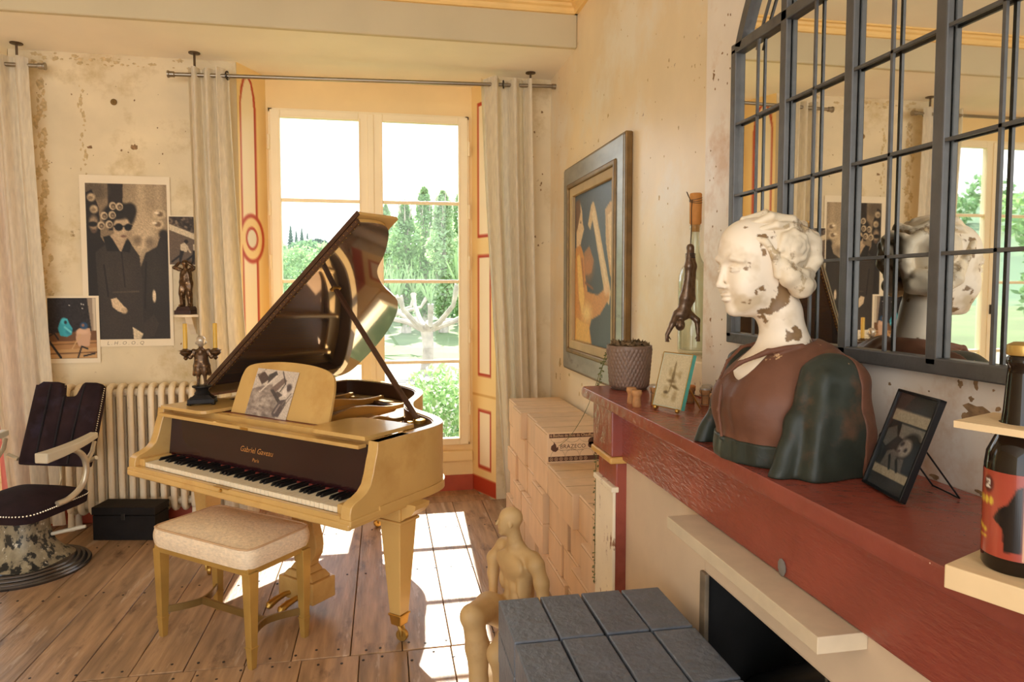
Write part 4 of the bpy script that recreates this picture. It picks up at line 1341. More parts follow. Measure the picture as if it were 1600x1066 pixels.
c.p([(.56, .68), (.58, .54), (.64, .5), (.86, .5), (.88, .6), (.84, .8), (.62, .8)], (206, 164, 132)).e(.74, .46, .08, .06, (40, 76, 110), .25).e(.72, .45, .03, .025, (150, 106, 86), .3).e(.7, .56, .12, .04, (222, 182, 150), .4).l([(.66, .6), (.48, .84)], .01, (210, 170, 120))
c.l([(.02, .62), (.12, .58), (.2, .68)], .014, (30, 28, 30)).l([(.02, .72), (.24, .98)], .022, (30, 30, 34)).l([(.6, .98), (.68, .8), (.8, .84)], .016, (34, 30, 30)).l([(.72, .96), (.95, .92)], .016, (30, 28, 30))
for u_, v_ in ((.45, .12), (.7, .1), (.74, .11), (.72, .17)): c.e(u_, v_, .012, .01, (220, 214, 204), .4)
poster('travel_poster', 'colour photo poster with a turquoise veiled seated figure above the barber chair', -2.082, -1.767, 1.03, 1.452, 4.709, c, (0.022, 0.018, 0.028, 0.014))
c = Canvas(44, 72, (92, 76, 62))
c.p([(0, 0), (1, 0), (1, .38), (0, .12)], (62, 50, 42)).blobs(120, .035, [(140, 120, 98), (44, 36, 30), (96, 80, 66)], (0, 0, 1, .36), 4, .8).p([(0, .15), (1, .4), (1, .52), (0, .28)], (214, 194, 160)).p([(0, .28), (1, .52), (1, 1), (0, 1)], (104, 86, 70))
for dx in (0, .42):
    c.e(.55 + dx, .52, .07, .045, (40, 32, 28), .25).p([(.36 + dx, .58), (.5 + dx, .54), (.62 + dx, .62), (.56 + dx, .74), (.36 + dx, .72)], (206, 186, 154)).p([(.34 + dx, .7), (.48 + dx, .72), (.36 + dx, .96), (.3 + dx, .98)], (34, 28, 26)).l([(.36 + dx, .8), (.08 + dx, .94)], .03, (34, 28, 26)).l([(.58 + dx, .64), (.68 + dx, .74)], .03, (196, 172, 140))
c.grain(.06)
poster('arena_photo', 'small brown-toned photo of two running men beside the large poster', -1.348, -1.158, 1.645, 1.962, 4.710, c, (0.004, 0.004, 0.006, 0.006))

# small white shelf with a bronze figure
m_white = mk('white_shelf', (240, 222, 192), 0.5, var=0.04)
sh = thing('wall_shelf', 'small white rounded wall shelf beside the left curtain', 'shelf', (-1.215, 4.72, 1.30))
pts = [(-1.31 + 0.0, 4.715), (-1.31, 4.64)] + [(-1.215 + 0.095 * math.cos(math.radians(a)), 4.64 + 0.075 * math.sin(math.radians(a))) for a in range(190, 351, 16)] + [(-1.12, 4.64), (-1.12, 4.715)]
MB().prism(pts, 1.318, 1.334).build('shelf_board', m_white, sh, world=True, bevel=0.003)
MB().prism([(4.715, 1.318), (4.60, 1.318), (4.64, 1.27), (4.69, 1.23), (4.715, 1.2)], -1.235, -1.195, lambda y, z, h: (h, y, z)).build('shelf_bracket', m_white, sh, world=True, bevel=0.003)
bf = thing('bronze_figure', 'dark bronze standing figure with hands at its head on the white shelf', 'figurine', (-1.235, 4.65, 1.334), -0.3)
MB().box(-.055, .055, -.05, .05, 0, .026).frustum((0, 0, 0), (.10, .09), (.08, .07), .026, .05).build('plinth', mk('plinth_wine', (58, 36, 34), 0.4, var=.2), bf, bevel=0.003)
s = SDF((-.10, -.07, .045), (.10, .07, .36), .0028)
for q in (-1, 1):
    s.chain([(q * .020, 0, .20), (q * .024, -.006, .13), (q * .026, 0, .062)], [.024, .018, .013], .008)
    s.chain([(q * .026, .004, .058), (q * .03, -.022, .056)], [.012, .009], .006)
s.ell((0, 0, .205), (.036, .026, .03), .015).ell((0, 0, .25), (.038, .026, .045), .015)
s.chain([(.036, 0, .283), (.066, -.012, .292), (.03, -.02, .325)], [.013, .011, .008], .006)
s.chain([(-.036, 0, .283), (-.068, -.01, .296), (-.028, -.02, .328)], [.013, .011, .008], .006)
s.cap((0, 0, .29), (0, -.003, .305), .012, .012, .006).ell((0, -.004, .322), (.019, .022, .024), .006)
s.noise(.0015, 160, 5)
s.build('body', m_bronze, bf)

# ---------------------------------------------------------------- black chest
m_blk = mk('black_leather', (30, 25, 22), 0.65, spec=.18, var=0.25, scale=12, bump=0.2, bscale=40)
CA = math.atan2(-0.069, 0.367)
ch = thing('wooden_chest', 'small black lidded chest on the floor before the radiator', 'chest', (-1.535, 4.345, 0), CA)
MB().box(-.186, .186, 0, .165, 0.0, .148).build('chest_body', m_blk, ch, bevel=0.004)
MB().box(-.19, .19, -.004, .169, .151, .20).build('chest_lid', m_blk, ch, bevel=0.006)
MB().box(-.012, .012, -.009, -.003, .125, .165).build('chest_latch', m_grom, ch, bevel=0.002)

# ---------------------------------------------------------------- barber chair (x forward, y to its left)
m_velvet = mk('dark_velvet', (44, 31, 34), 0.85, spec=.15, var=0.3, scale=9, bump=0.1, bscale=60, col2=(60, 54, 70), thr=0.55, s2=4, wid=.25)
m_wh_wood = mk('white_painted_wood', (206, 194, 168), 0.4, var=0.08, scale=8)
m_enamel = mk('worn_enamel', (196, 182, 156), 0.3, metal=0.4, var=0.12, scale=20)
m_nail = mk('nickel_nail', (226, 212, 184), 0.25, metal=0.8)
m_ringm = mk('ring_metal', (96, 92, 92), 0.25, metal=0.85, var=0.1)
m_mottle = mk('mottled_print', (150, 138, 112), 0.5, var=0.25, scale=30, stretch=(1, 1, .7), col2=(34, 34, 32), thr=0.50, wid=.05, s2=20, col3=(214, 206, 186), thr3=0.6, s3=34)
bc = thing('barber_chair', 'dark velvet barber chair with pale armrests and a mottled pedestal', 'chair', (-1.90, 4.0, 0), math.radians(252.4))
MB().lathe([(0.0, 0.0), (0.30, 0.0), (0.302, 0.012), (0.295, 0.02), (0.282, 0.018), (0.278, 0.026), (0.268, 0.032), (0.258, 0.029), (0.254, 0.038), (0.244, 0.043), (0.234, 0.040), (0.230, 0.048), (0.218, 0.052), (0.0, 0.052)], (0, 0, 0), 64).build('base_ring', m_ringm, bc, smooth=True, angle=50)
def ped(u, v):
    a = u * 2 * math.pi
    z = 0.05 + 0.27 * v
    r = 0.10 + 0.10 * (1 - v) ** 4
    n = 3.2
    c_, s_ = math.cos(a), math.sin(a)
    q = r * (abs(c_) ** n + abs(s_) ** n) ** (-1 / n)
    return (q * c_, q * s_, z)
MB().grid(ped, 48, 20, True).build('pedestal', m_mottle, bc, smooth=True, angle=180)
def sup(a, ax, ay, n):
    ax, ay = max(ax, 1e-5), max(ay, 1e-5)
    c_, s_ = math.cos(a), math.sin(a)
    r = (abs(c_ / ax) ** n + abs(s_ / ay) ** n) ** (-1 / n)
    return r * c_, r * s_
HS = 0.232
def seatf(u, v):
    a = u * 2 * math.pi
    if v < .35:
        k = v / .35
        x, y = sup(a, HS - .004 + .006 * k, HS - .004 + .006 * k, 6)
        return (x, y, 0.318 + 0.048 * k)
    k = (v - .35) / .65
    x, y = sup(a, (HS + .004) * (1 - k), (HS + .004) * (1 - k), 6 - 3 * k)
    return (x, y, 0.366 + 0.068 * math.sin(math.pi / 2 * min(1, k * 1.15)) ** .8)
seat = MB().grid(seatf, 72, 22, True)
seat = seat.build('seat', m_velvet, bc, smooth=True, angle=70)
MB().box(-.16, .16, -.16, .16, .30, .322).build('seat_plate', m_grom, bc)
nh = MB()
for k in range(120):
    x, y = sup(2 * math.pi * k / 120, HS + .002, HS + .002, 6)
    nh.ell((x, y, 0.362), (.005, .005, .005), 6, 4)
nh.build('nail_trim', m_nail, seat, kind='stuff')
BT = math.atan2(0.373 - 0.22, 0.945 - 0.50)
def back_fr(y, h, d):      # y left, h up along the back, d thickness towards the front
    return (-0.215 - h * math.sin(BT) + d * math.cos(BT), y, 0.50 + h * math.cos(BT) + d * math.sin(BT))
BP = [(-.205, 0), (.215, 0), (.218, .2), (.215, .40), (.205, .455), (.18, .475), (.10, .475), (.085, .462), (.062, .40), (.045, .392), (-.02, .392), (-.035, .402), (-.045, .462), (-.06, .475), (-.165, .475), (-.195, .455), (-.205, .40)]
bk_ = MB().prism(BP, -.025, .03, back_fr).build('backrest', m_velvet, bc, bevel=0.014, seg=3)
for y in (-.10, .0, .10):
    top = .39 if abs(y) < .06 else .46
    MB().tube([back_fr(y + .004, .012, .034), back_fr(y, .2, .036), back_fr(y + (.01 if y > 0 else -.004), top, .033)], .0065, 6).build('back_seam', mk('seam_dark', (26, 20, 23), .9), bk_, smooth=True)
for y0_, y1_ in ((-.2, -.105), (-.095, -.005), (.005, .095), (.105, .21)):
    top = .385 if (y0_ + y1_) / 2 > -.06 and (y0_ + y1_) / 2 < .08 else .455
    def padf(u, v, a=y0_, b=y1_, t=top):
        return back_fr(a + (b - a) * u, .015 + (t - .015) * v, .031 + .016 * math.sin(math.pi * u) ** .6 * math.sin(math.pi * min(1, max(0, v))) ** .3)
    MB().grid(padf, 10, 16).build('back_pad', m_velvet, bk_, smooth=True, angle=180)
nb = MB()
for k in range(34):
    nb.ell(back_fr(.219, .03 + k * .0125, .012), (.004, .004, .004), 6, 4)
for k in range(6):
    nb.ell(back_fr(-.046, .40 + k * .0125, -.005), (.004, .004, .004), 6, 4)
nb.build('nail_trim', m_nail, bk_, kind='stuff')
for sg in (-1, 1):
    ya = sg * 0.272
    ar = MB()
    n = 10
    vs = []
    for i in range(n + 1):
        t = i / n
        x = -0.19 + 0.37 * t
        zc = 0.668 - 0.02 * t + 0.022 * (1 - t) ** 2
        w = 0.024 + 0.012 * t; hh = 0.016 + 0.010 * t
        yc = ya + sg * 0.01 * math.sin(math.pi * t)
        for a_, b_ in ((-1, -1), (1, -1), (1, 1), (-1, 1)):
            vs.append((x, yc + a_ * w, zc + b_ * hh))
    ar.add(vs, [(i * 4 + k, i * 4 + 4 + k, i * 4 + 4 + (k + 1) % 4, i * 4 + (k + 1) % 4) for i in range(n) for k in range(4)] + [(0, 1, 2, 3), (n * 4 + 3, n * 4 + 2, n * 4 + 1, n * 4)])
    aro = ar.build('armrest', m_wh_wood, bc, bevel=0.006, seg=3)
    MB().tube([(p.x, p.y, p.z) for p in catmull([(-.02, ya, .648), (-.075, ya, .62), (-.115, ya, .57), (-.12, ya, .50), (-.095, ya * .97, .43), (-.02, ya * .93, .385), (.05, ya * .88, .375)], 5)], [.013, .013, .014, .014, .015, .016, .016, .016, .016, .016] + [.016] * 21, 10).build('arm_bracket', m_enamel, aro, smooth=True)
    MB().tube([(-.19, ya, .655), (-.17, ya, .60), (-.115, ya, .545)], [.010, .012, .014], 8).build('arm_link', m_enamel, aro, smooth=True)
    MB().tube([(-.205, sg * .215, .535), (-.20, ya, .56)], .012, 8).build('back_pivot', m_enamel, aro, smooth=True)
MB().tube([(-.26, .0, .52), (-.215, .04, .43), (-.16, .05, .34)], .006, 8).build('recline_bar', m_enamel, bc, smooth=True)
MB().tube([(-.06, .10, .17), (-.12, .22, .19), (-.13, .25, .195)], [.010, .012, .008], 8).build('lever', m_wh_wood, bc, smooth=True)
# ---------------------------------------------------------------- framed painting on the side wall
m_silver_f = mk('silver_grey_frame', (146, 144, 136), 0.28, metal=0.35, var=0.2, scale=6, stretch=(1, 1, 3), col2=(86, 74, 58), thr=0.6, s2=4, wid=.15)
m_gold_f = mk('antique_gold', (122, 94, 54), 0.4, metal=0.45, var=0.25, scale=14)
m_liner = mk('cream_liner', (186, 158, 112), 0.6, var=0.1, scale=8)
pt = thing('framed_painting', 'large painting of a golden figure with a harp in a silver-grey frame', 'painting', (XR, 3.65, 1.0))
def frame_ring(y0, y1, z0, z1, w, xa, xb, name, mat, parent, bevel):
    f = MB()
    f.add([(xb, y0, z0), (xb, y1, z0), (xb, y1, z1), (xb, y0, z1), (xa, y0, z0), (xa, y1, z0), (xa, y1, z1), (xa, y0, z1),
           (xb, y0 + w, z0 + w), (xb, y1 - w, z0 + w), (xb, y1 - w, z1 - w), (xb, y0 + w, z1 - w), (xa, y0 + w, z0 + w), (xa, y1 - w, z0 + w), (xa, y1 - w, z1 - w), (xa, y0 + w, z1 - w)],
          [q for i in range(4) for q in ((i, (i + 1) % 4, 4 + (i + 1) % 4, 4 + i), (4 + i, 4 + (i + 1) % 4, 12 + (i + 1) % 4, 12 + i), (12 + i, 12 + (i + 1) % 4, 8 + (i + 1) % 4, 8 + i), (8 + i, 8 + (i + 1) % 4, (i + 1) % 4, i))])
    return f.build(name, mat, parent, world=True, bevel=bevel)
frame_ring(3.10, 4.20, 1.0, 2.235, 0.115, 1.115, XR - 0.001, 'frame', m_silver_f, pt, 0.012)
frame_ring(3.095, 4.205, 0.995, 2.24, 0.02, 1.122, XR - 0.001, 'frame_edge', m_gold_f, pt, 0.006)
frame_ring(3.205, 4.095, 1.105, 2.13, 0.03, 1.105, 1.15, 'inner_frame', m_gold_f, pt, 0.008)
frame_ring(3.23, 4.07, 1.13, 2.105, 0.055, 1.118, 1.15, 'liner', m_liner, pt, 0.006)
c = Canvas(76, 100, (54, 66, 80))
c.e(.6, .1, .6, .3, (78, 92, 108), .8, .8).e(.6, .7, .5, .4, (44, 54, 66), .8, .6)
c.p([(.36, .22), (.44, .10), (.50, .08), (.56, .14), (.92, .66), (.88, .74), (.80, .70), (.48, .20), (.42, .26)], (216, 184, 132)).p([(.46, .16), (.52, .12), (.88, .66), (.82, .64)], (232, 206, 162))
c.p([(.78, .16), (.90, .12), (1, .16), (1, .62), (.9, .56), (.80, .36)], (206, 166, 104)).p([(.84, .2), (.94, .18), (.97, .5), (.9, .5)], (226, 196, 142))
c.p([(.04, .06), (.14, .05), (.20, .12), (.22, .20), (.26, .24), (.22, .28), (.16, .34), (.04, .36)], (226, 194, 150)).p([(.02, .04), (.14, .03), (.16, .12), (.08, .22), (.02, .26)], (110, 74, 52)).e(.16, .19, .02, .008, (90, 64, 50), .4)
c.p([(.02, .36), (.16, .34), (.26, .42), (.30, .56), (.36, .66), (.62, .68), (.86, .62), (.88, .70), (.68, .80), (.46, .84), (.42, .90), (.48, 1), (0, 1), (0, .5)], (206, 140, 70))
c.p([(.06, .42), (.14, .4), (.22, .56), (.28, .70), (.22, .82), (.12, .7)], (236, 190, 104)).e(.34, .8, .12, .06, (240, 206, 134), .6).p([(.04, .84), (.4, .88), (.44, 1), (.02, 1)], (226, 176, 92)).e(.38, .5, .12, .07, (196, 118, 60), .6, .8).e(.82, .64, .06, .04, (230, 190, 140), .4)
c.p([(.26, .40), (.40, .36), (.52, .46), (.46, .54), (.3, .55)], (190, 124, 64), .8).l([(.3, .60), (.5, .64)], .012, (130, 74, 40)).l([(.2, .44), (.26, .62)], .012, (150, 90, 50)).grain(.03)
c.build('canvas', lambda u, v: (1.14, 4.015 - 0.73 * u, 2.05 - 0.865 * v), print_mat('oil_paint', 0.35, .5), pt, world=True)

# ---------------------------------------------------------------- cardboard boxes
m_card = mk('cardboard', (224, 190, 150), 0.7, var=0.06, scale=5, stretch=(3, 3, 1), rnd=0.06)
m_tape = mk('box_seam', (150, 116, 82), 0.8, var=0.05)
m_ink = mk('box_ink', (92, 58, 40), 0.7, var=0.08)
m_inkl = mk('box_ink_light', (214, 176, 132), 0.7)
g = random.Random(21)
ROWH = 0.156
def carton(y0, y1, row, label, xf):
    z0 = row * ROWH
    t = thing('cardboard_box', label, 'box', ((xf + 1.135) / 2, (y0 + y1) / 2, z0), group='stacked cardboard boxes')
    MB().box(xf, 1.135, y0, y1, z0 + 0.0005, z0 + ROWH - 0.0005).build('carton', m_card, t, world=True, bevel=0.003, seg=1)
    ym = (y0 + y1) / 2
    MB().box(xf + 0.004, 1.13, ym - 0.0022, ym + 0.0022, z0 + ROWH - 0.001, z0 + ROWH - 0.0003).build('flap_seam', m_tape, t, world=True)
    MB().box(xf - 0.0004, xf + 0.001, y0 + 0.003, y1 - 0.003, z0 + ROWH * .93, z0 + ROWH * .94).build('side_crease', m_tape, t, world=True)
    return t
ROWN = ['on the floor', 'in the second layer', 'in the third layer', 'in the fourth layer', 'on top']
COLN = ['in the far corner', 'second from the corner', 'third from the corner', 'nearest the low stack']
printed = None
for row in range(5):
    off = [0.0, 0.07, 0.0, 0.10, 0.0][row]
    edges = [4.36, 4.085, 3.815, 3.545, 3.27] if off == 0 else [4.36, 4.30 - off - .12, 4.03 - off - .1, 3.76 - off - .08, 3.27]
    for k in range(4):
        y1_, y0_ = edges[k], edges[k + 1]
        xf = 0.79 + g.uniform(-0.02, 0.02)
        gap = g.choice([0.005, 0.010, 0.022])
        t = carton(y0_ + gap, y1_, row, 'plain cardboard box of the tall stack, %s, %s' % (ROWN[row], COLN[k]), xf if not (row == 4 and k == 3) else 0.79)
        if row == 4 and k == 3:
            printed = (t, y0_ + gap, 0.79)
            t['label'] = 'cardboard box with brown firewood printing on its end, atop the stack'
COLN2 = ['next to the tall stack', 'second from the tall stack', 'third from the tall stack', 'nearest the mantel post']
for row in range(4):
    edges = [3.262, 3.0, 2.755, 2.50, 2.27] if row % 2 == 1 else [3.262, 2.90, 2.62, 2.27]
    for k in range(len(edges) - 1):
        xf = 0.79 + g.uniform(-0.02, 0.02)
        gap = g.choice([0.005, 0.012, 0.024])
        carton(edges[k + 1] + gap, edges[k], row, 'plain cardboard box of the low stack, %s, %s' % (ROWN[row], COLN2[k] if k < len(edges) - 2 else COLN2[3]), xf)
t, yf, xf = printed
zb_ = 4 * ROWH
pf = lambda x, y: (xf + x, yf - 0.0008, zb_ + y)
def rect(x0, x1, z0, z1, mat, nm_, dy=0.0):
    return MB().add([(xf + x0, yf - 0.0004 - dy, zb_ + z0), (xf + x1, yf - 0.0004 - dy, zb_ + z0), (xf + x1, yf - 0.0004 - dy, zb_ + z1), (xf + x0, yf - 0.0004 - dy, zb_ + z1)], [(0, 1, 2, 3)]).build(nm_, mat, t, world=True)
rect(0.012, 0.335, 0.128, 0.149, m_ink, 'print_band')
rect(0.008, 0.335, 0.010, 0.034, m_ink, 'print_band')
text_mesh('6 Buches de Bois de Chauffage Compressé', 0.0205, lambda x, y: pf(0.016 + x, 0.1335 + y), 'lettering', m_inkl, t, world=True, align='LEFT', space=0.93)
text_mesh('BRAZECO', 0.030, lambda x, y: pf(0.066 + x, 0.074 + y), 'lettering', m_ink, t, world=True, align='LEFT')
text_mesh('le bois buche densifié nouvelle', 0.010, lambda x, y: pf(0.066 + x, 0.063 + y), 'lettering', m_ink, t, world=True, align='LEFT')
fl_ = MB()
fl_.prism([(0.03, 0.062), (0.045, 0.058), (0.058, 0.068), (0.058, 0.085), (0.05, 0.078), (0.046, 0.095), (0.034, 0.110), (0.035, 0.098), (0.022, 0.088), (0.02, 0.072)], 0, 0.0003, lambda x, z, h: (xf + x, yf - 0.0005 - h, zb_ + z))
fl_.build('flame_logo', m_ink, t, world=True)
tr_ = MB()
for (x, z, r) in ((0.235, .105, .022), (0.255, .115, .02), (0.268, .098, .022), (0.228, .088, .016), (.25, .09, .02)):
    tr_.prism([(x + r * math.cos(a * .524), z + r * math.sin(a * .524)) for a in range(12)], 0, .0003, lambda x_, z_, h: (xf + x_, yf - .0005 - h, zb_ + z_))
tr_.prism([(.246, .04), (.262, .04), (.256, .06), (.256, .09), (.25, .09), (.25, .06)], 0, .0003, lambda x_, z_, h: (xf + x_, yf - .0005 - h, zb_ + z_))
tr_.build('tree_print', m_ink, t, world=True)
ln = MB()
for i in range(4):
    ln.tube([(xf + 0.02 + 0.075 * i + 0.036 * (1 + math.cos(a * .3927)), yf - .0005, zb_ + 0.036 + 0.034 * math.sin(a * .3927)) for a in range(9)], 0.0006, 4)
    ln.tube([(xf + 0.02 + 0.075 * i + 0.036 * (1 + math.cos(a * .3927)), yf - .0005, zb_ + 0.124 - 0.02 * math.sin(a * .3927)) for a in range(9)], 0.0006, 4)
ln.build('log_outline', m_ink, t, world=True)
ic = MB()
for i in range(8):
    x, z, r = 0.022 + 0.0255 * i, 0.022, 0.008
    ic.tube([(xf + x + r * math.cos(a * .524), yf - .0006, zb_ + z + r * math.sin(a * .524)) for a in range(13)], 0.0011, 4, caps=False)
    ic.lathe([(0.003, 0), (0, .0004)], (xf + x, yf - .0006, zb_ + z), 6, M=rotm('X', 90))
ic.build('icon_row', m_inkl, t, world=True)

# ---------------------------------------------------------------- mantelpiece
m_mred = mk('mantel_red', (142, 70, 56), 0.25, var=0.16, scale=5, bump=0.3, bscale=30, spec=0.55, col2=(124, 56, 45), thr=0.55, wid=.2, s2=4, col3=(214, 170, 140), thr3=0.72, s3=26)
m_ochre = mk('ochre_moulding', (206, 158, 84), 0.5, var=0.12, scale=10)
m_peel = mk('peeling_white', (240, 224, 194), 0.7, var=0.06, scale=6, bump=0.3, bscale=30, col2=(142, 92, 56), thr=0.60, wid=.04, s2=18, stretch2=(1, 1, .5))
m_infill = mk('fireplace_plaster', (214, 190, 160), 0.8, var=0.07, scale=5, bump=0.2, bscale=14)
m_mdf = mk('mdf_board', (208, 190, 160), 0.7, var=0.06, scale=20)
m_soot = mk('soot', (20, 18, 17), 0.85, var=0.4, scale=14)
HM = 1.147
mt = thing('fireplace_mantel', 'brick-red painted wooden mantelpiece along the right wall', 'mantelpiece', (0.85, 1.2, 0))
shelf_poly = [(0.693, -0.35), (0.693, 2.345), (0.70, 2.362), (XR - .003, 2.362), (XR - .003, 2.032), (XB - .001, 2.032), (XB - .001, -0.35)]
MB().prism(shelf_poly, HM - 0.034, HM).build('mantel_shelf', m_mred, mt, world=True, bevel=0.009, seg=3)
MB().box(0.737, 0.80, -0.35, 2.05, 0.955, HM - 0.034).build('frieze', mk('frieze_red', (142, 66, 50), 0.2, var=0.16, scale=5, bump=0.35, bscale=85, bstretch=(1, .5, 1.6), spec=.6, col2=(124, 54, 43), thr=0.55, wid=.2, s2=4), mt, world=True, bevel=0.004)
MB().box(0.728, 0.75, -0.35, 2.04, HM - 0.050, HM - 0.033).build('shelf_moulding', m_mred, mt, world=True, bevel=0.008, seg=3)
MB().box(0.702, XR - .003, 2.04, 2.235, 0.965, HM - 0.034).build('corbel', m_mred, mt, world=True, bevel=0.004)
MB().box(0.696, XR - .003, 2.034, 2.241, 0.943, 0.965).build('corbel_moulding', m_ochre, mt, world=True, bevel=0.006, seg=3)
MB().box(0.722, XR - .003, 2.052, 2.232, 0.0, 0.944).build('jamb', m_mred, mt, world=True, bevel=0.004)
MB().box(0.704, 0.73, 2.044, 2.238, 0.848, 0.866).build('jamb_capital', m_peel, mt, world=True, bevel=0.004)
MB().box(0.712, 0.7225, 2.052, 2.234, 0.0, 0.849).build('jamb_facing', m_peel, mt, world=True, bevel=0.003)
MB().box(0.757, 0.80, 1.505, 2.053, 0.0, 0.956).build('infill_panel', m_infill, mt, world=True)
inp = MB().box(0.752, 0.80, -0.35, 1.505, 0.813, 0.956).build('opening_lintel', m_infill, mt, world=True, bevel=0.012, seg=3)
MB().box(0.757, 0.80, -0.35, 0.35, 0.0, 0.813).build('infill_panel', m_infill, mt, world=True)
MB().box(0.748, 0.76, 1.485, 1.515, 0.0, 0.815).build('opening_trim', mk('sooty_trim', (120, 104, 84), .7, var=.3, scale=20), mt, world=True, bevel=0.003)
MB().box(0.985, 0.998, 0.35, 1.505, 0.0, 0.9).box(0.80, 0.985, 0.34, 0.352, 0, .9).box(0.7575, 0.985, 1.5025, 1.5045, 0, .8128).box(0.80, 0.985, 0.35, 1.505, 0.9, 0.91).build('firebox_lining', m_soot, mt, world=True)
MB().lathe([(0.0, .0), (0.012, .0), (0.013, .002), (0.0, .004)], (0.7365, 1.15, 0.972), 10, sx=1.3, M=rotm('Y', -90)).build('paint_chip', mk('chip_grey', (120, 114, 108), .7), mt, world=True)
cp = MB(); gq = random.Random(9)
for i in range(150):
    y = gq.uniform(.3, 2.34); cp.ell((.6945 + gq.uniform(0, .004), y, HM - .0035 - gq.uniform(0, .02) ** 1.3), (.0016, gq.uniform(.0015, .008), gq.uniform(.001, .003)), 6, 4)
cp.build('paint_chips', mk('chip_pink', (222, 178, 150), .6, var=.2), mt, world=True, kind='stuff')
bd = MB().box(0.662, 0.7515, 0.935, 1.515, 0.925, 0.9535)
bd.build('shelf_board', m_mdf, origin=(0.71, 1.22, 0.925), bevel=0.0015, label='raw beige board jutting out under the red mantel frieze', cat='board')
fpz = MB()
a_, b_ = Vector((0.90, 1.46, 0.50)), Vector((0.88, 1.12, 0.74))
n = 60
fpz.tube([a_ + (b_ - a_) * (i / n) for i in range(n + 1)], [0.058 + 0.004 * (i % 2) for i in range(n + 1)], 24)
fpz.build('flue_pipe', mk('ribbed_steel', (96, 94, 92), .3, metal=.9), origin=(0.89, 1.17, 0.5), smooth=True, angle=60, label='ribbed dark metal flue pipe inside the fireplace opening', cat='pipe')
MB().box(XB + .001, XR - .001, 2.036, 2.36, HM + .0005, 1.262).build('trim_4', m_peel, kind='structure', bevel=0.006)

# ---------------------------------------------------------------- arched window-frame mirror
m_iron = mk('dark_iron_frame', (92, 90, 88), 0.42, metal=0.4, var=0.15, scale=20, bump=0.1, bscale=80)
m_mir = bpy.data.materials.new('mirror_glass'); m_mir.use_nodes = True
_b = m_mir.node_tree.nodes['Principled BSDF']
_b.inputs['Base Color'].default_value = (0.86, 0.87, 0.84, 1); _b.inputs['Metallic'].default_value = 1.0; _b.inputs['Roughness'].default_value = 0.015
mi = thing('arched_mirror', 'large arched mirror with a dark iron window-style frame', 'mirror', (0.985, 1.07, 1.345))
YM = [1.805 - 0.2455 * k for k in range(7)]
Z0, Z1 = 1.36, 2.167
YC = (YM[0] + YM[-1]) / 2
AH = math.radians(67); AR = 0.714 / math.sin(AH); ZA = Z1 - AR * math.cos(AH)
XF, XG = 0.968, 0.984
fr_ = MB()
fr_.box(XF, 0.997, YM[-1] - .013, YM[0] + .013, Z0 - .015, Z0 + .015).box(XF, 0.997, YM[-1] - .013, YM[0] + .013, Z1 - .014, Z1 + .014)
fr_.box(XF, 0.997, YM[0] - .013, YM[0] + .013, Z0, Z1).box(XF, 0.997, YM[-1] - .013, YM[-1] + .013, Z0, Z1)
fr_.build('outer_frame', m_iron, mi, world=True, bevel=0.003)
def arc(R, w, xa, xb, name, n=40):
    o_ = [(YC + (R + w / 2) * math.sin(-AH + 2 * AH * i / n), ZA + (R + w / 2) * math.cos(-AH + 2 * AH * i / n)) for i in range(n + 1)]
    i_ = [(YC + (R - w / 2) * math.sin(-AH + 2 * AH * i / n), ZA + (R - w / 2) * math.cos(-AH + 2 * AH * i / n)) for i in range(n + 1)]
    MB().prism(o_ + i_[::-1], xa, xb, lambda y, z, h: (h, y, z)).build(name, m_iron, mi, world=True)
arc(AR, 0.030, XF, 0.997, 'arch_frame')
arc(AR - 0.10, 0.007, 0.972, 0.978, 'arch_bar')
for k in range(1, 6):
    y = YM[k]
    zt = ZA + math.sqrt(AR ** 2 - (y - YC) ** 2)
    MB().box(XF, 0.983, y - .013, y + .013, Z0, zt).build('mullion', m_iron, mi, world=True, bevel=0.003)
for k in range(6):
    y = (YM[k] + YM[k + 1]) / 2
    MB().box(0.971, 0.977, y - .0032, y + .0032, Z0, Z1).build('glazing_bar', m_iron, mi, world=True)
    for z in (1.5615, 1.76, 1.957):
        MB().box(0.971, 0.977, YM[k + 1] + .012, YM[k] - .012, z - .0032, z + .0032).build('glazing_bar', m_iron, mi, world=True)
    MB().box(XG, 0.988, YM[k + 1] + .002, YM[k] - .002, Z0, Z1).build('mirror_pane', m_mir, mi, world=True)
for s_ in (-1, 1):
    for an in (22, 50):
        a = math.radians(an * s_)
        p = lambda R: (0.974, YC + R * math.sin(a), ZA + R * math.cos(a))
        MB().tube([p(AR - .10), p(AR)], 0.004, 6).build('glazing_bar', m_iron, mi, world=True)
MB().prism([(YC + AR * math.sin(-AH + 2 * AH * i / 40), ZA + AR * math.cos(-AH + 2 * AH * i / 40)) for i in range(41)], XG, 0.988, lambda y, z, h: (h, y, z)).build('mirror_pane', m_mir, mi, world=True)
MB().box(0.9885, 0.998, YM[-1], YM[0], Z0, Z1).build('backing_board', m_iron, mi, world=True)

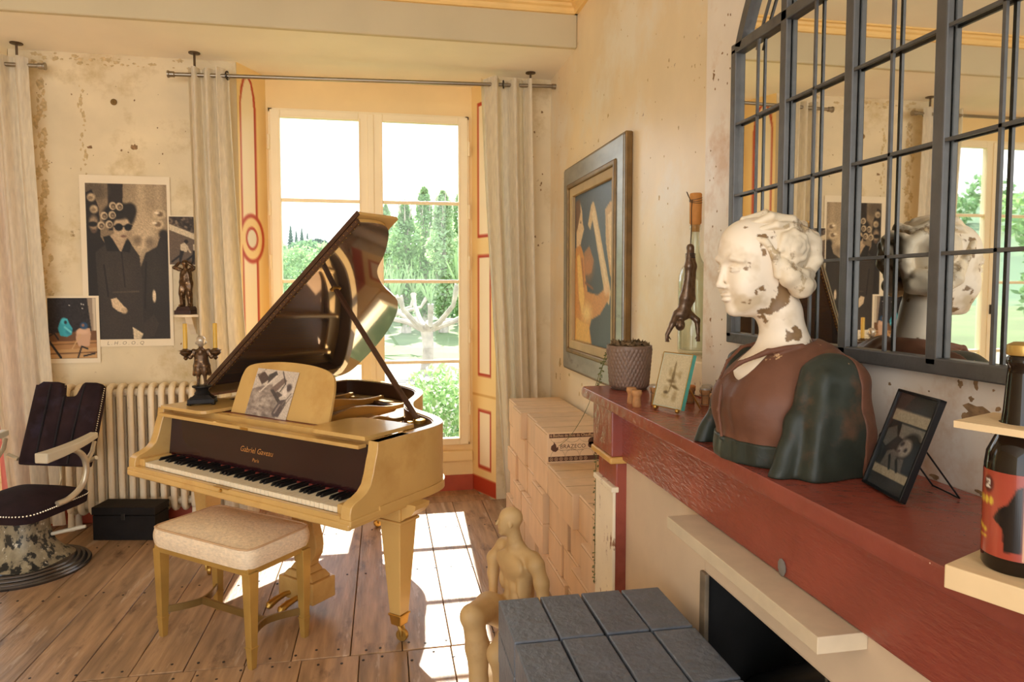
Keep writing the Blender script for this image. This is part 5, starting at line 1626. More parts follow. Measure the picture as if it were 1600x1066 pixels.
# ---------------------------------------------------------------- bust
m_stone = mk('bust_plaster', (236, 220, 196), 0.45, var=0.05, scale=14, col2=(122, 94, 62), thr=0.575, wid=.04, s2=8, col3=(200, 178, 144), thr3=0.64, s3=22, bump=.06, bscale=60)
m_hair = mk('bust_hair', (226, 208, 178), 0.5, var=0.08, scale=14, col2=(124, 96, 62), thr=0.565, wid=.06, s2=12, col3=(190, 166, 128), thr3=0.6, s3=24, bump=.15, bscale=60)
m_dress = mk('bust_dress', (110, 72, 54), 0.5, spec=.25, var=0.2, scale=10, col2=(72, 52, 42), thr=0.56, wid=.2, s2=7, col3=(206, 168, 122), thr3=0.665, s3=30, bump=.15, bscale=40)
m_sleeve = mk('bust_sleeve', (48, 52, 44), 0.42, spec=.28, var=0.25, scale=12, col2=(88, 66, 50), thr=0.58, wid=.12, s2=8, col3=(196, 166, 122), thr3=0.67, s3=30, bump=.15, bscale=40)
bu = thing('portrait_bust', 'painted plaster bust of a woman with coiled hair on the mantel', 'bust', (0.832, 1.30, HM), math.pi)
HC = Vector((.060, -.008, .400)); HS_ = .86
HR = Matrix.Rotation(math.radians(3), 3, 'Z') @ Matrix.Rotation(math.radians(5), 3, 'Y')
hp = lambda x, y, z: tuple(HC + HR @ (Vector((x, y, z)) * HS_))
hs = lambda *r: tuple(q * HS_ for q in r)
s = SDF((-.12, -.13, .10), (.20, .13, .54), .0024)
s.ell(hp(-.020, 0, .028), hs(.092, .074, .088), .02, HR)
s.ell(hp(.034, 0, -.030), hs(.064, .058, .086), .03, HR)
s.ell(hp(.040, 0, .045), hs(.060, .062, .066), .03, HR)
s.ell(hp(.046, 0, -.080), hs(.043, .037, .030), .03, HR)
s.ell(hp(.080, 0, -.101), hs(.015, .017, .013), .016, HR)
for q in (-1, 1):
    s.ell(hp(.064, q * .034, -.040), hs(.027, .021, .030), .022, HR)
    s.ell(hp(.107, q * .029, .003), hs(.016, .018, .0115), .009, HR, sub=True)
    s.ell(hp(.0815, q * .029, -.002), hs(.0145, .0165, .0115), .003, HR)
    s.chain([hp(.0945, q * .016, -.006), hp(.0965, q * .029, -.0065), hp(.0865, q * .046, -.006)], [.0016, .0020, .0016], .002)
    s.chain([hp(.095, q * .016, .0015), hp(.0975, q * .029, .0035), hp(.088, q * .046, .0005)], [.0013, .0016, .0013], .002)
    s.chain([hp(.099, q * .012, .019), hp(.097, q * .030, .0245), hp(.080, q * .052, .015)], [.0035, .0032, .0026], .008)
    s.ell(hp(.1055, q * .0105, -.0415), hs(.0085, .0062, .0058), .004, HR)
    s.ell(hp(.1125, q * .006, -.0465), hs(.0035, .0028, .0022), .002, HR, sub=True)
s.cap(hp(.097, 0, .012), hp(.1125, 0, -.034), .0050, .0066, .008)
s.ell(hp(.1150, 0, -.0385), hs(.0072, .0078, .0068), .005, HR)
s.ell(hp(.1000, .0, -.0625), hs(.0085, .0185, .0052), .003, HR)
s.ell(hp(.0985, 0, -.0735), hs(.0088, .0155, .0060), .003, HR)
s.chain([hp(.1005, -.020, -.0672), hp(.1085, 0, -.0682), hp(.1005, .020, -.0672)], .0013, .0015) if False else None
s.cap(hp(.1035, -.016, -.0680), hp(.110, 0, -.0685), .0014, .0016, .0016, sub=True)
s.cap(hp(.1035, .016, -.0680), hp(.110, 0, -.0685), .0014, .0016, .0016, sub=True)
s.ell(hp(.110, 0, -.0535), hs(.003, .004, .006), .004, HR, sub=True)
# neck and upper chest
s.chain([hp(-.018, 0, -.050), (.020, 0, .300), (.006, 0, .240), (.000, 0, .195)], [.046, .040, .043, .062], .025)
s.ell((.020, 0, .165), (.092, .100, .062), .05)
s.floor(.105)
head = s.build('head', print_mat('bust_paint', 0.42, .4), bu)
from mathutils import noise as mnoise
cols = np.zeros((len(head.data.vertices), 4), np.float32); cols[:, 3] = 1
BASE, DIRT, LOSS = [np.array(lin(q_)) for q_ in ((238, 222, 198), (206, 184, 150), (126, 98, 66))]
spots_ = [(Vector(hp(.012, .050, -.095)), .034, .62), (Vector((.012, .040, .262)), .034, .60), (Vector((-.010, .044, .225)), .034, .58), (Vector(hp(-.01, .060, -.06)), .03, .5), (Vector((.02, .04, .205)), .03, .42),
          (Vector(hp(.012, -.050, -.095)), .034, .5), (Vector((.012, -.040, .262)), .034, .55), (Vector(hp(.02, .06, .07)), .03, .4)]
for i_, v_ in enumerate(head.data.vertices):
    p_ = v_.co
    n_ = mnoise.fractal(p_ * 38, 1.0, 2.1, 6)
    f_ = mnoise.fractal(p_ * 16 + Vector((4, 1, 7)), 1.0, 2.0, 4)
    bias = max(w_ * math.exp(-((p_ - c_).length / r_) ** 2) for c_, r_, w_ in spots_)
    c_ = BASE * (1 + .05 * f_) + (DIRT - BASE) * min(1, max(0, (f_ - .25) * 2))
    m_ = min(1, max(0, (n_ * .55 + bias - .40) / .05))
    cols[i_, :3] = np.clip(c_ + (LOSS * (1 + .3 * n_) - c_) * m_, 0, 1)
head.data.color_attributes.new('print', 'FLOAT_COLOR', 'POINT').data.foreach_set('color', cols.ravel())
# hair: cap over the crown, side coils, knot, plaits
s = SDF((-.16, -.13, .28), (.16, .13, .54), .0024)
s.ell(hp(-.034, 0, .036), hs(.088, .079, .087), .008, HR)
for q in (-1, 1):
    for i in range(18):
        t0, t1 = i / 18 * 4.6 * math.pi, (i + 1) / 18 * 4.6 * math.pi
        r0, r1 = .034 * (1 - i / 21), .034 * (1 - (i + 1) / 21)
        s.cap(hp(-.042 + r0 * math.cos(t0), q * (.072 + .010 * i / 18), .036 + 1.1 * r0 * math.sin(t0)), hp(-.042 + r1 * math.cos(t1), q * (.072 + .010 * (i + 1) / 18), .036 + 1.1 * r1 * math.sin(t1)), .0100, .0100, .003)
    s.chain([hp(-.006, q * .076, .002), hp(-.022, q * .080, -.030), hp(-.056, q * .072, -.056), hp(-.094, q * .040, -.056)], [.013, .021, .023, .019], .006)
    s.chain([hp(-.030, q * .080, -.012), hp(-.06, q * .074, -.030), hp(-.095, q * .05, -.03)], [.010, .013, .013], .004)
    s.chain([hp(.058, q * .046, .070), hp(.030, q * .070, .055), hp(.012, q * .076, .022), hp(.006, q * .074, -.026)], [.005, .007, .008, .007], .005)
    s.chain([hp(.046, q * .026, .098), hp(-.005, q * .046, .112), hp(-.060, q * .044, .102), hp(-.105, q * .030, .075)], [.006, .009, .010, .009], .004)
    s.chain([hp(.040, q * .045, .082), hp(-.005, q * .064, .092), hp(-.055, q * .060, .085)], [.005, .008, .009], .004)
    s.chain([hp(-.090, q * .048, .07), hp(-.120, q * .042, .045), hp(-.122, q * .038, .0), hp(-.10, q * .03, -.035)], [.012, .015, .015, .013], .005)
s.ell(hp(-.098, 0, .030), hs(.038, .046, .048), .010, HR)
s.chain([hp(-.132, -.03, .055), hp(-.140, 0, .03), hp(-.132, .03, .0)], [.009, .011, .009], .004)
s.chain([hp(-.128, .035, .06), hp(-.138, 0, .066), hp(-.128, -.035, .06)], [.009, .011, .009], .004)
s.chain([hp(-.110, .02, .082), hp(-.122, 0, .088), hp(-.110, -.02, .082)], [.009, .010, .009], .004)
s.chain([hp(.078, 0, .074), hp(.04, 0, .114), hp(-.02, 0, .126), hp(-.08, 0, .106)], [.003, .005, .007, .008], .004)
s.noise(.0006, 130, 9)
s.build('hair', m_hair, bu)
# bodice
s = SDF((-.16, -.19, -.008), (.19, .19, .27), .0032)
s.ell((.014, 0, .085), (.118, .138, .160), .03)
s.ell((.062, .045, .110), (.080, .062, .062), .04).ell((.062, -.045, .110), (.080, .062, .062), .04)
s.ell((.020, 0, .01), (.122, .128, .08), .03)
s.cap((-.025, -.122, .180), (-.025, .122, .180), .045, .045, .05)
s.ell((-.045, 0, .16), (.070, .12, .085), .04)
s.chain([(.02, .0, .20), (.012, 0, .30)], [.056, .062], .01) if False else None
s.cap((.000, 0, .205), (.010, 0, .30), .054, .062, .010, sub=True)
s.ell((.105, 0, .245), (.080, .044, .082), .008, sub=True)
for q in (-1, 1):
    s.chain([(.150, q * .003, .166), (.122, q * .024, .200), (.075, q * .052, .226), (.01, q * .066, .238)], [.004, .004, .005, .005], .004)
s.chain([(.148, 0, .155), (.154, 0, .10), (.146, 0, .045)], .003, .006)
s.noise(.0014, 45, 3)
body_val = s.val.copy()
s.floor(0.0)
s.build('bodice', m_dress, bu)
s.val = np.maximum(body_val - .0035, (s.ax[2] - .046)[None, None, :].astype(np.float32))
s.val = np.maximum(s.val, (.004 - s.ax[0])[:, None, None].astype(np.float32))
s.floor(0.0)
s.build('waist_band', m_sleeve, bu)
for q in (-1, 1):
    s = SDF((-.13, -.23 if q < 0 else .04, -.008), (.16, -.04 if q < 0 else .23, .25), .0032)
    s.ell((-.012, q * .128, .178), (.056, .046, .046), .03)
    s.chain([(-.005, q * .136, .17), (.016, q * .146, .09), (.034, q * .152, .0)], [.048, .050, .052], .03)
    s.chain([(-.035, q * .134, .16), (-.036, q * .142, .08), (-.028, q * .146, .0)], [.042, .047, .048], .03)
    s.chain([(.042, q * .138, .19), (.074, q * .146, .10), (.112, q * .156, .0)], [.010, .012, .018], .028)
    s.chain([(.030, q * .172, .19), (.052, q * .186, .10), (.066, q * .196, .0)], [.006, .008, .010], .026)
    s.noise(.0018, 38, 6)
    s.floor(0.0)
    so = s.build('sleeve', m_sleeve, bu)
    val = s.val
    back = SDF.__new__(SDF); back.lo, back.res, back.ax = s.lo, s.res, s.ax
    lim = (s.ax[0][:, None, None] + .030 + .05 * (.2 - s.ax[2])[None, None, :]).astype(np.float32)
    back.val = np.maximum(val - .0022, np.broadcast_to(lim, val.shape))
    back.floor(0.0)
    back.build('sleeve_back', m_dress, so)
    MB().tube([(p.x, p.y, p.z) for p in catmull([(-.030, q * .150, .212), (-.034, q * .180, .15), (-.038, q * .1905, .08), (-.040, q * .194, .004)], 6)], .0035, 6).build('sleeve_seam', m_dress, so, smooth=True)

# ---------------------------------------------------------------- plant pot with dry moss and a trailing stem
m_pot = mk('taupe_pot', (128, 104, 88), 0.45, var=0.1, scale=20, metal=.1)
po = thing('plant_pot', 'taupe diamond-textured plant pot with dried moss at the mantel end', 'plant pot', (0.845, 2.275, HM))
def potf(u, v):
    a = u * 2 * math.pi
    r = 0.066 + 0.012 * v - 0.010 * max(0, (.12 - v) / .12) ** 2
    n = 17
    e = math.sin(a * n + v * 17) * math.sin(a * n - v * 17)
    r += 0.0036 * abs(e) ** .5 * min(1, v * 14) * min(1, (1 - v) * 14)
    return (r * math.cos(a), r * math.sin(a), 0.150 * v)
MB().grid(potf, 240, 64, True).add([(0.064 * math.cos(k * .2618), 0.064 * math.sin(k * .2618), 0.001) for k in range(24)], [list(range(24))[::-1]]).build('pot', m_pot, po, smooth=True, angle=180)
MB().lathe([(0.0785, .146), (0.079, .153), (0.073, .154), (0.072, .13), (0, .13)], (0, 0, 0), 40).build('pot_rim', m_pot, po, smooth=True)
def mossf(r):
    a = r.uniform(0, 6.28); q = .068 * math.sqrt(r.uniform(0, 1))
    return (q * math.cos(a), q * math.sin(a), .145 + r.uniform(0, .018))
leaves(420, mossf, .012, 5).build('dry_moss', mk('dry_moss', (112, 88, 58), .9, var=.4, scale=80), po, kind='stuff')
m_vine = mk('vine_stem', (104, 108, 58), .7, var=.3, scale=60)
vp = [(.80, 2.335, 1.29), (.785, 2.37, 1.24), (.775, 2.40, 1.14), (.772, 2.41, 1.0), (.768, 2.405, .86), (.765, 2.40, .70), (.762, 2.395, .52), (.76, 2.39, .40)]
vc = [(p.x, p.y, p.z) for p in catmull(vp, 8)]
vn = MB().tube(vc, .0014, 5)
vn.build('trailing_stem', m_vine, po, world=True, smooth=True)
vl = MB(); gg = random.Random(3)
for p in vc[4:]:
    for _ in range(3):
        d = Vector((gg.uniform(-1, 1), gg.uniform(-1, 1), gg.uniform(-.6, .6))).normalized()
        vl.ell(Vector(p) + d * .008, (.0042, .003, .0024), 6, 4, M=rotm('Z', gg.uniform(0, 360)))
vl.build('tiny_leaves', m_vine, po, world=True, kind='stuff')
v2 = [(.83, 2.34, 1.295), (.80, 2.42, 1.22), (.79, 2.60, 1.02), (.80, 2.86, .86), (.815, 3.10, .76), (.83, 3.2, .73)]
MB().tube([(p.x, p.y, p.z) for p in catmull(v2, 8)], .0012, 5).build('trailing_stem', m_vine, po, world=True, smooth=True)

# ---------------------------------------------------------------- champagne corks
m_cork = mk('cork', (182, 130, 80), .75, var=.2, scale=60, bump=.2, bscale=120)
m_wire = mk('cage_wire', (92, 84, 74), .4, metal=.8)
def cork(x, y, label, cage, cap, lay=False):
    t = thing('champagne_cork', label, 'cork', (x, y, HM), group='champagne corks on the mantel')
    MB().lathe([(0.0125, 0), (0.0135, .004), (0.0125, .016), (0.011, .028), (0.0125, .033), (0.0155, .037), (0.0165, .043), (0.0145, .049), (0.0, .051)], (0, 0, 0), 18).build('cork_body', m_cork, t, smooth=True, angle=50)
    if cage:
        w = MB()
        for z, r in ((.004, .0148), (.03, .0145)):
            w.tube([(r * math.cos(k * .3491), r * math.sin(k * .3491), z) for k in range(19)], .0009, 4, caps=False)
        for k in range(4):
            a = k * 1.571 + .4
            w.tube([(.0148 * math.cos(a), .0148 * math.sin(a), .004), (.0145 * math.cos(a), .0145 * math.sin(a), .03), (.0175 * math.cos(a), .0175 * math.sin(a), .043), (.011 * math.cos(a), .011 * math.sin(a), .0525)], .0009, 4)
        w.build('wire_cage', m_wire, t, smooth=True)
    if cap:
        MB().lathe([(.0165, .047), (.0165, .052), (.013, .055), (0, .0555)], (0, 0, 0), 18).build('metal_cap', mk('cap_' + str(cap), {1: (176, 168, 156), 2: (206, 140, 80)}[cap], .35, metal=.6), t, smooth=True, angle=40)
    return t
cork(.737, 1.917, 'bare champagne cork at the front left of the glass frame', False, 0)
cork(.742, 1.975, 'champagne cork right behind the frontmost one', False, 0)
cork(.822, 1.985, 'champagne cork in a wire cage beside the plant pot', True, 1)
cork(.925, 1.955, 'caged champagne cork with a copper cap, right behind the glass frame', True, 2)
cork(.950, 1.905, 'caged champagne cork with a silver cap between glass frame and bust', True, 1)
cork(.935, 1.815, 'champagne cork nearest the bust sleeve', True, 0)
cork(.975, 1.945, 'caged champagne cork in the corner by the wall', True, 1)

# ---------------------------------------------------------------- glass frame with a sepia print
m_glass_t = mk('teal_glass_edge', (96, 196, 178), .1, spec=.6, var=.05)
gx = thing('framed_print', 'small thick-glass frame with a faded sepia print, leaning on the mantel', 'picture frame', (0.785, 1.80, HM))
A0 = Vector((.766, 1.872, HM + .013)); wv = Vector((.040, -.100, 0)).normalized(); nv = Vector((-wv.y, wv.x, 0)); nv = nv if nv.x > 0 else -nv
ln_ = math.radians(17); uv = nv * math.sin(ln_) + Vector((0, 0, 1)) * math.cos(ln_); dv = uv.cross(wv); dv = dv if dv.x > 0 else -dv
gp = lambda a, b, d: tuple(A0 + wv * a + uv * b + dv * d)
gw, gh, gt = .112, .160, .016
def plate_box(mb, a0, a1, b0, b1, d0, d1):
    return mb.add([gp(a, b, d) for d in (d0, d1) for b in (b0, b1) for a in (a0, a1)], [(0, 2, 3, 1), (4, 5, 7, 6), (0, 1, 5, 4), (2, 6, 7, 3), (0, 4, 6, 2), (1, 3, 7, 5)])
plate_box(MB(), 0, gw - .0012, 0, gh, .003, gt).build('glass_block', mk('glass_block', (196, 206, 188), .1, spec=.6, var=.05), gx, world=True, bevel=.001, seg=1)
plate_box(MB(), gw - .001, gw + .0006, 0, gh, .0, gt).build('glass_edge', m_glass_t, gx, world=True)
c = Canvas(44, 62, (198, 184, 150))
c.blobs(24, .06, [(150, 130, 92), (168, 148, 108)], (.3, .3, .75, .9), 8, .5).e(.5, .42, .05, .10, (108, 92, 64), .5).e(.48, .52, .14, .03, (120, 102, 72), .5).p([(.46, .2), (.5, .12), (.54, .2), (.53, .45), (.47, .45)], (126, 108, 76), .8).e(.36, .74, .08, .03, (96, 82, 60), .5).e(.62, .62, .16, .025, (112, 96, 66), .5, 1, .3).l([(.5, .5), (.46, .72)], .014, (110, 94, 64)).grain(.03)
c.build('sepia_print', lambda u, v: gp(.004 + (gw - .008) * u, gh - .004 - (gh - .008) * v, .0022), print_mat('glossy_print', .15, .5), gx, world=True)
ed = MB()
for a, b in (((0, 0), (gw, 0)), ((gw, 0), (gw, gh)), ((gw, gh), (0, gh)), ((0, gh), (0, 0))):
    ed.tube([gp(a[0], a[1], .001), gp(b[0], b[1], .001)], .0014, 5)
ed.build('brass_edge', m_brass, gx, world=True)
for a in (.012, gw - .014):
    MB().ell(gp(a, -.004, .004), (.0068, .0068, .0068), 12, 8).build('ball_foot', m_brass, gx, world=True, smooth=True)
s1 = Vector(gp(gw * .7, gh * .6, gt)); s2 = Vector((s1.x + .065, s1.y + .02, HM + .003))
MB().tube([s1, s2], .0028, 6).build('easel_strut', m_brass, gx, world=True, smooth=True)

# ---------------------------------------------------------------- magnum bottle with cork, and the hanging man
m_clear = glass_mat('clear_bottle', (0.93, 0.955, 0.92), .10)
bo = thing('magnum_bottle', 'large clear glass bottle with a tall cork on the ledge behind the bust', 'bottle', (1.098, 2.298, 1.262))
MB().lathe([(0.0, .004), (.045, .002), (.055, .008), (.0575, .02), (.0575, .255), (.055, .285), (.045, .312), (.030, .33), (.020, .345), (.0165, .37), (.0165, .445), (.020, .448), (.020, .462), (.0175, .464), (.015, .46), (.0145, .37), (.026, .338), (.042, .31), (.053, .28), (.0545, .25), (.0545, .02), (.04, .014), (0, .016)], (0, 0, 0), 36).build('glass_body', m_clear, bo, smooth=True, angle=60)
MB().lathe([(.0145, .44), (.0150, .462), (.021, .470), (.0215, .572), (.019, .576), (0, .577)], (0, 0, 0), 24).build('cork_stopper', mk('orange_cork', (206, 142, 74), .7, var=.1, scale=40), bo, smooth=True, angle=40)
w = MB()
for dz in (0, .006, .012):
    w.tube([(.0222 * math.cos(k * .3491), .0222 * math.sin(k * .3491), .545 + dz + .006 * math.sin(k * .35 + dz * 90)) for k in range(19)], .0011, 5, caps=False)
w.tube([(-.022, -.006, .548), (-.042, -.02, .575), (-.045, -.02, .578), (-.04, -.018, .568), (-.022, -.004, .55)], .0011, 5)
w.build('wire_tie', m_wire, bo, smooth=True)
m_bman = mk('bronze_man', (112, 92, 76), .3, metal=.65, var=.3, scale=60, col2=(130, 104, 82), thr=.58, s2=40)
hm_ = thing('hanging_figurine', 'bronze man hung upside down by his feet before the clear bottle', 'figurine', (1.02, 2.19, 1.32))
s = SDF((.915, 2.13, 1.31), (1.085, 2.25, 1.66), .0026)
Y0 = 2.19
s.chain([(1.029, Y0, 1.638), (1.029, Y0 - .004, 1.612)], [.0135, .0115], .006)
s.chain([(1.022, Y0 - .006, 1.618), (1.022, Y0 - .008, 1.575), (1.021, Y0 - .006, 1.54), (1.013, Y0 - .004, 1.468)], [.009, .0155, .0125, .0195], .006)
s.chain([(1.036, Y0 + .004, 1.618), (1.039, Y0 + .004, 1.575), (1.038, Y0 + .004, 1.54), (1.030, Y0 + .004, 1.468)], [.009, .0155, .0125, .0195], .006)
s.ell((1.020, Y0, 1.462), (.026, .020, .024), .012).ell((1.012, Y0, 1.437), (.022, .017, .022), .015).ell((1.004, Y0, 1.412), (.029, .020, .024), .012)
s.chain([(.982, Y0, 1.412), (.962, Y0 - .012, 1.378), (.942, Y0 - .016, 1.343)], [.0125, .010, .007], .006)
s.chain([(1.026, Y0, 1.415), (1.052, Y0 - .012, 1.39), (1.054, Y0 - .016, 1.345)], [.0125, .010, .007], .006)
for hx_, q in ((.942, -1), (1.054, 1)):
    s.ell((hx_ + q * .001, Y0 - .017, 1.333), (.0065, .005, .009), .004)
    for k in (-1, 0, 1): s.cap((hx_ + k * .004, Y0 - .017, 1.328), (hx_ + k * .006, Y0 - .018, 1.318), .0026, .002, .002)
    s.cap((hx_ - q * .005, Y0 - .018, 1.336), (hx_ - q * .012, Y0 - .02, 1.326), .0026, .002, .002)
s.cap((1.0, Y0 - .004, 1.398), (.994, Y0 - .008, 1.384), .010, .010, .006).ell((.990, Y0 - .012, 1.374), (.0165, .018, .0195), .005).cap((.989, Y0 - .029, 1.374), (.988, Y0 - .032, 1.377), .003, .003, .003)
s.build('body', m_bman, hm_, world=True)
rp_ = MB()
for dz in (0, .006, .012): rp_.tube([(1.029 + .0155 * math.cos(k * .3491), Y0 - .002 + .0155 * math.sin(k * .3491), 1.604 + dz) for k in range(19)], .002, 5, caps=False)
rp_.tube([(1.029, Y0, 1.645), (1.034, Y0 + .004, 1.70), (1.045, 2.22, 1.77), (1.078, 2.285, 1.812)], .0017, 5)
rp_.build('cord', mk('cord', (60, 50, 42), .8), hm_, world=True, smooth=True)

# ---------------------------------------------------------------- black photo frame
m_bframe = mk('black_frame', (20, 20, 22), .3, var=.1, spec=.3)
bfm = thing('framed_portrait', 'thin black metal photo frame with a portrait, on a wire stand', 'picture frame', (0.86, 1.01, HM))
A0 = Vector((.846, 1.080, HM + .004)); wv = Vector((-.024, -.121, 0)).normalized(); nv = Vector((-wv.y, wv.x, 0)); nv = nv if nv.x > 0 else -nv
ln_ = math.radians(20); uv = nv * math.sin(ln_) + Vector((0, 0, 1)) * math.cos(ln_); dv = uv.cross(wv); dv = dv if dv.x > 0 else -dv
gw, gh = .124, .180
for a0, a1, b0, b1 in ((0, gw, 0, .005), (0, gw, gh - .005, gh), (0, .005, 0, gh), (gw - .005, gw, 0, gh)):
    plate_box(MB(), a0, a1, b0, b1, -.002, .010).build('frame_bar', m_bframe, bfm, world=True, bevel=.001, seg=1)
plate_box(MB(), .004, gw - .004, .004, gh - .004, .006, .009).build('backing', m_bframe, bfm, world=True)
c = Canvas(56, 82, (66, 60, 58))
c.p([(0, .17), (1, .17), (1, .29), (0, .29)], (206, 188, 160)).p([(0, .78), (1, .78), (1, .87), (0, .87)], (206, 188, 160))
c.p([(0, .29), (1, .29), (1, .78), (0, .78)], (34, 32, 32)).p([(.30, .31), (.95, .31), (.95, .42), (.5, .46), (.34, .44)], (156, 148, 138)).p([(0, .4), (.2, .34), (.3, .45), (.1, .58), (0, .55)], (112, 106, 100))
c.e(.66, .50, .24, .12, (24, 22, 22), .2, 1, -.5).e(.58, .535, .17, .095, (176, 164, 152), .2, 1, -.5).e(.50, .50, .05, .02, (40, 36, 36), .4, 1, -.6).e(.62, .55, .04, .02, (48, 42, 42), .4, 1, -.6).e(.51, .56, .03, .025, (206, 196, 184), .5).e(.46, .585, .06, .014, (84, 72, 70), .4, 1, -.5).e(.42, .62, .08, .03, (130, 120, 112), .5)
c.p([(.14, .78), (.2, .62), (.36, .58), (.5, .66), (.66, .64), (.7, .78)], (116, 108, 102)).l([(.3, .66), (.4, .78)], .03, (40, 38, 38)).l([(.5, .68), (.6, .78)], .03, (44, 40, 40)).grain(.05)
c.build('portrait_print', lambda u, v: gp(.005 + (gw - .01) * u, gh - .005 - (gh - .01) * v, .0055), print_mat('glossy_print', .15, .5), bfm, world=True)
plate_box(MB(), .005, gw - .005, .005, gh - .005, .000, .001).build('cover_glass', glass_mat('frame_glass', (.97, .98, .98), .09), bfm, world=True)
w = MB()
pA, pB = Vector(gp(gw * .25, gh * .55, .010)), Vector(gp(gw * .85, gh * .55, .010))
qA, qB = pA + Vector((.075, .0, 0)), pB + Vector((.075, .0, 0)); qA.z = qB.z = HM + .002
w.tube([pA, qA, qB, pB], .0016, 6)
w.build('wire_stand', m_bframe, bfm, world=True, smooth=True)
MB().tube([gp(-.004 + .006 * math.cos(k * .5236), gh * .5 + .006 * math.sin(k * .5236), .004) for k in range(13)], .0012, 5, caps=False).build('hinge_loop', m_bframe, bfm, world=True)

# ---------------------------------------------------------------- beer bottle in a plywood carrier
m_ply = mk('plywood', (226, 196, 150), .6, var=.08, scale=12, stretch=(1, 6, 1))
m_plye = mk('plywood_edge', (150, 104, 70), .6, var=.1, scale=30)
m_beer = mk('brown_bottle_glass', (26, 16, 10), .06, var=.1, spec=.45)
ca = thing('bottle_carrier', 'plywood bottle carrier at the right end of the mantel', 'bottle carrier', (0.735, 0.625, HM), math.radians(-68))
MB().box(-.085, .12, -.062, .05, 0, .028).build('base_board', m_ply, ca, bevel=.0015)
def holed(z0, z1, hole, name):
    n = 40
    o_, i_ = [], []
    for k in range(n):
        a = 2 * math.pi * k / n
        i_.append((hole * math.cos(a) - .035, hole * math.sin(a) - .002))
        c_, s_ = math.cos(a), math.sin(a)
        q = min((.050 if c_ < 0 else .155) / max(abs(c_), 1e-6), (.05 if s_ < 0 else .052) / max(abs(s_), 1e-6))
        o_.append((q * c_ - .035, q * s_ - .002))
    mb = MB()
    vs = [(x, y, z) for z in (z0, z1) for (x, y) in o_ + i_]
    m = 2 * n
    fs = []
    for k in range(n):
        k2 = (k + 1) % n
        fs += [(k, k2, m + k2, m + k), (n + k2, n + k, m + n + k, m + n + k2), (m + k, m + k2, m + n + k2, m + n + k), (k2, k, n + k, n + k2)]
    mb.add(vs, fs)
    return mb.build(name, m_ply, ca)
holed(.190, .198, .0225, 'holding_board')
MB().box(.085, .12, -.06, .05, .028, .25).build('end_board', m_ply, ca, bevel=.0015)
bx_, by_ = Matrix.Rotation(math.radians(-68), 2) @ Vector((-.035, -.002))
bb = thing('beer_bottle', 'brown glass beer bottle with a red label, standing in the plywood carrier', 'bottle', (0.735 + bx_, 0.625 + by_, HM + .028))
MB().lathe([(r * 1.15, z * 1.15) for r, z in [(0.0, .0), (.028, .0), (.0305, .004), (.0305, .105), (.029, .118), (.024, .13), (.0185, .142), (.0165, .16), (.0145, .195), (.0138, .205), (.0155, .207), (.0155, .213), (.0135, .215), (.0135, .222), (0, .222)]], (0, 0, 0), 40).build('bottle_body', m_beer, bb, smooth=True, angle=50)
MB().lathe([(r * 1.15, z * 1.15) for r, z in [(.0152, .216), (.0160, .218), (.0152, .226), (.010, .229), (0, .2295)]], (0, 0, 0), 30).build('crown_cap', mk('gold_cap', (206, 172, 100), .3, metal=.7), bb, smooth=True, angle=40)
c = Canvas(60, 50, (150, 58, 42))
c.e(.2, .5, .25, .6, (176, 84, 60), .6, .7).p([(.30, .55), (.36, .42), (.44, .36), (.52, .16), (.58, .12), (.58, .9), (.42, .92), (.40, .66)], (22, 18, 18)).e(.22, .17, .07, .10, (90, 44, 38), .2).l([(.19, .13), (.235, .12), (.235, .16), (.19, .2), (.24, .205)], .012, (226, 220, 206))
for i, w_ in enumerate((.05, .04, .05, .045)): c.e(.07 + .065 * i, .36, w_ * .6, .05, (222, 192, 70), .3)
for i in range(3): c.e(.08 + .055 * i, .68 + .02 * i, .03, .03, (222, 186, 66), .4).e(.07 + .06 * i, .80, .03, .02, (214, 170, 60), .4)
c.p([(.6, 0), (1, 0), (1, 1), (.6, 1)], (28, 34, 20))
for k in range(14): c.l([(.66, .05 + k * .07), (.82, .0 + k * .07)], .012, (66, 128, 40)).l([(.98, .05 + k * .07), (.82, .0 + k * .07)], .012, (46, 96, 34))
c.p([(.585, 0), (.60, 0), (.60, 1), (.585, 1)], (206, 150, 110))
a0 = math.radians(130)
c.build('bottle_label', lambda u, v: (.0354 * math.cos(a0 + u * 3.0), .0354 * math.sin(a0 + u * 3.0), .116 - .098 * v), print_mat('glossy_print', .15, .5), bb)

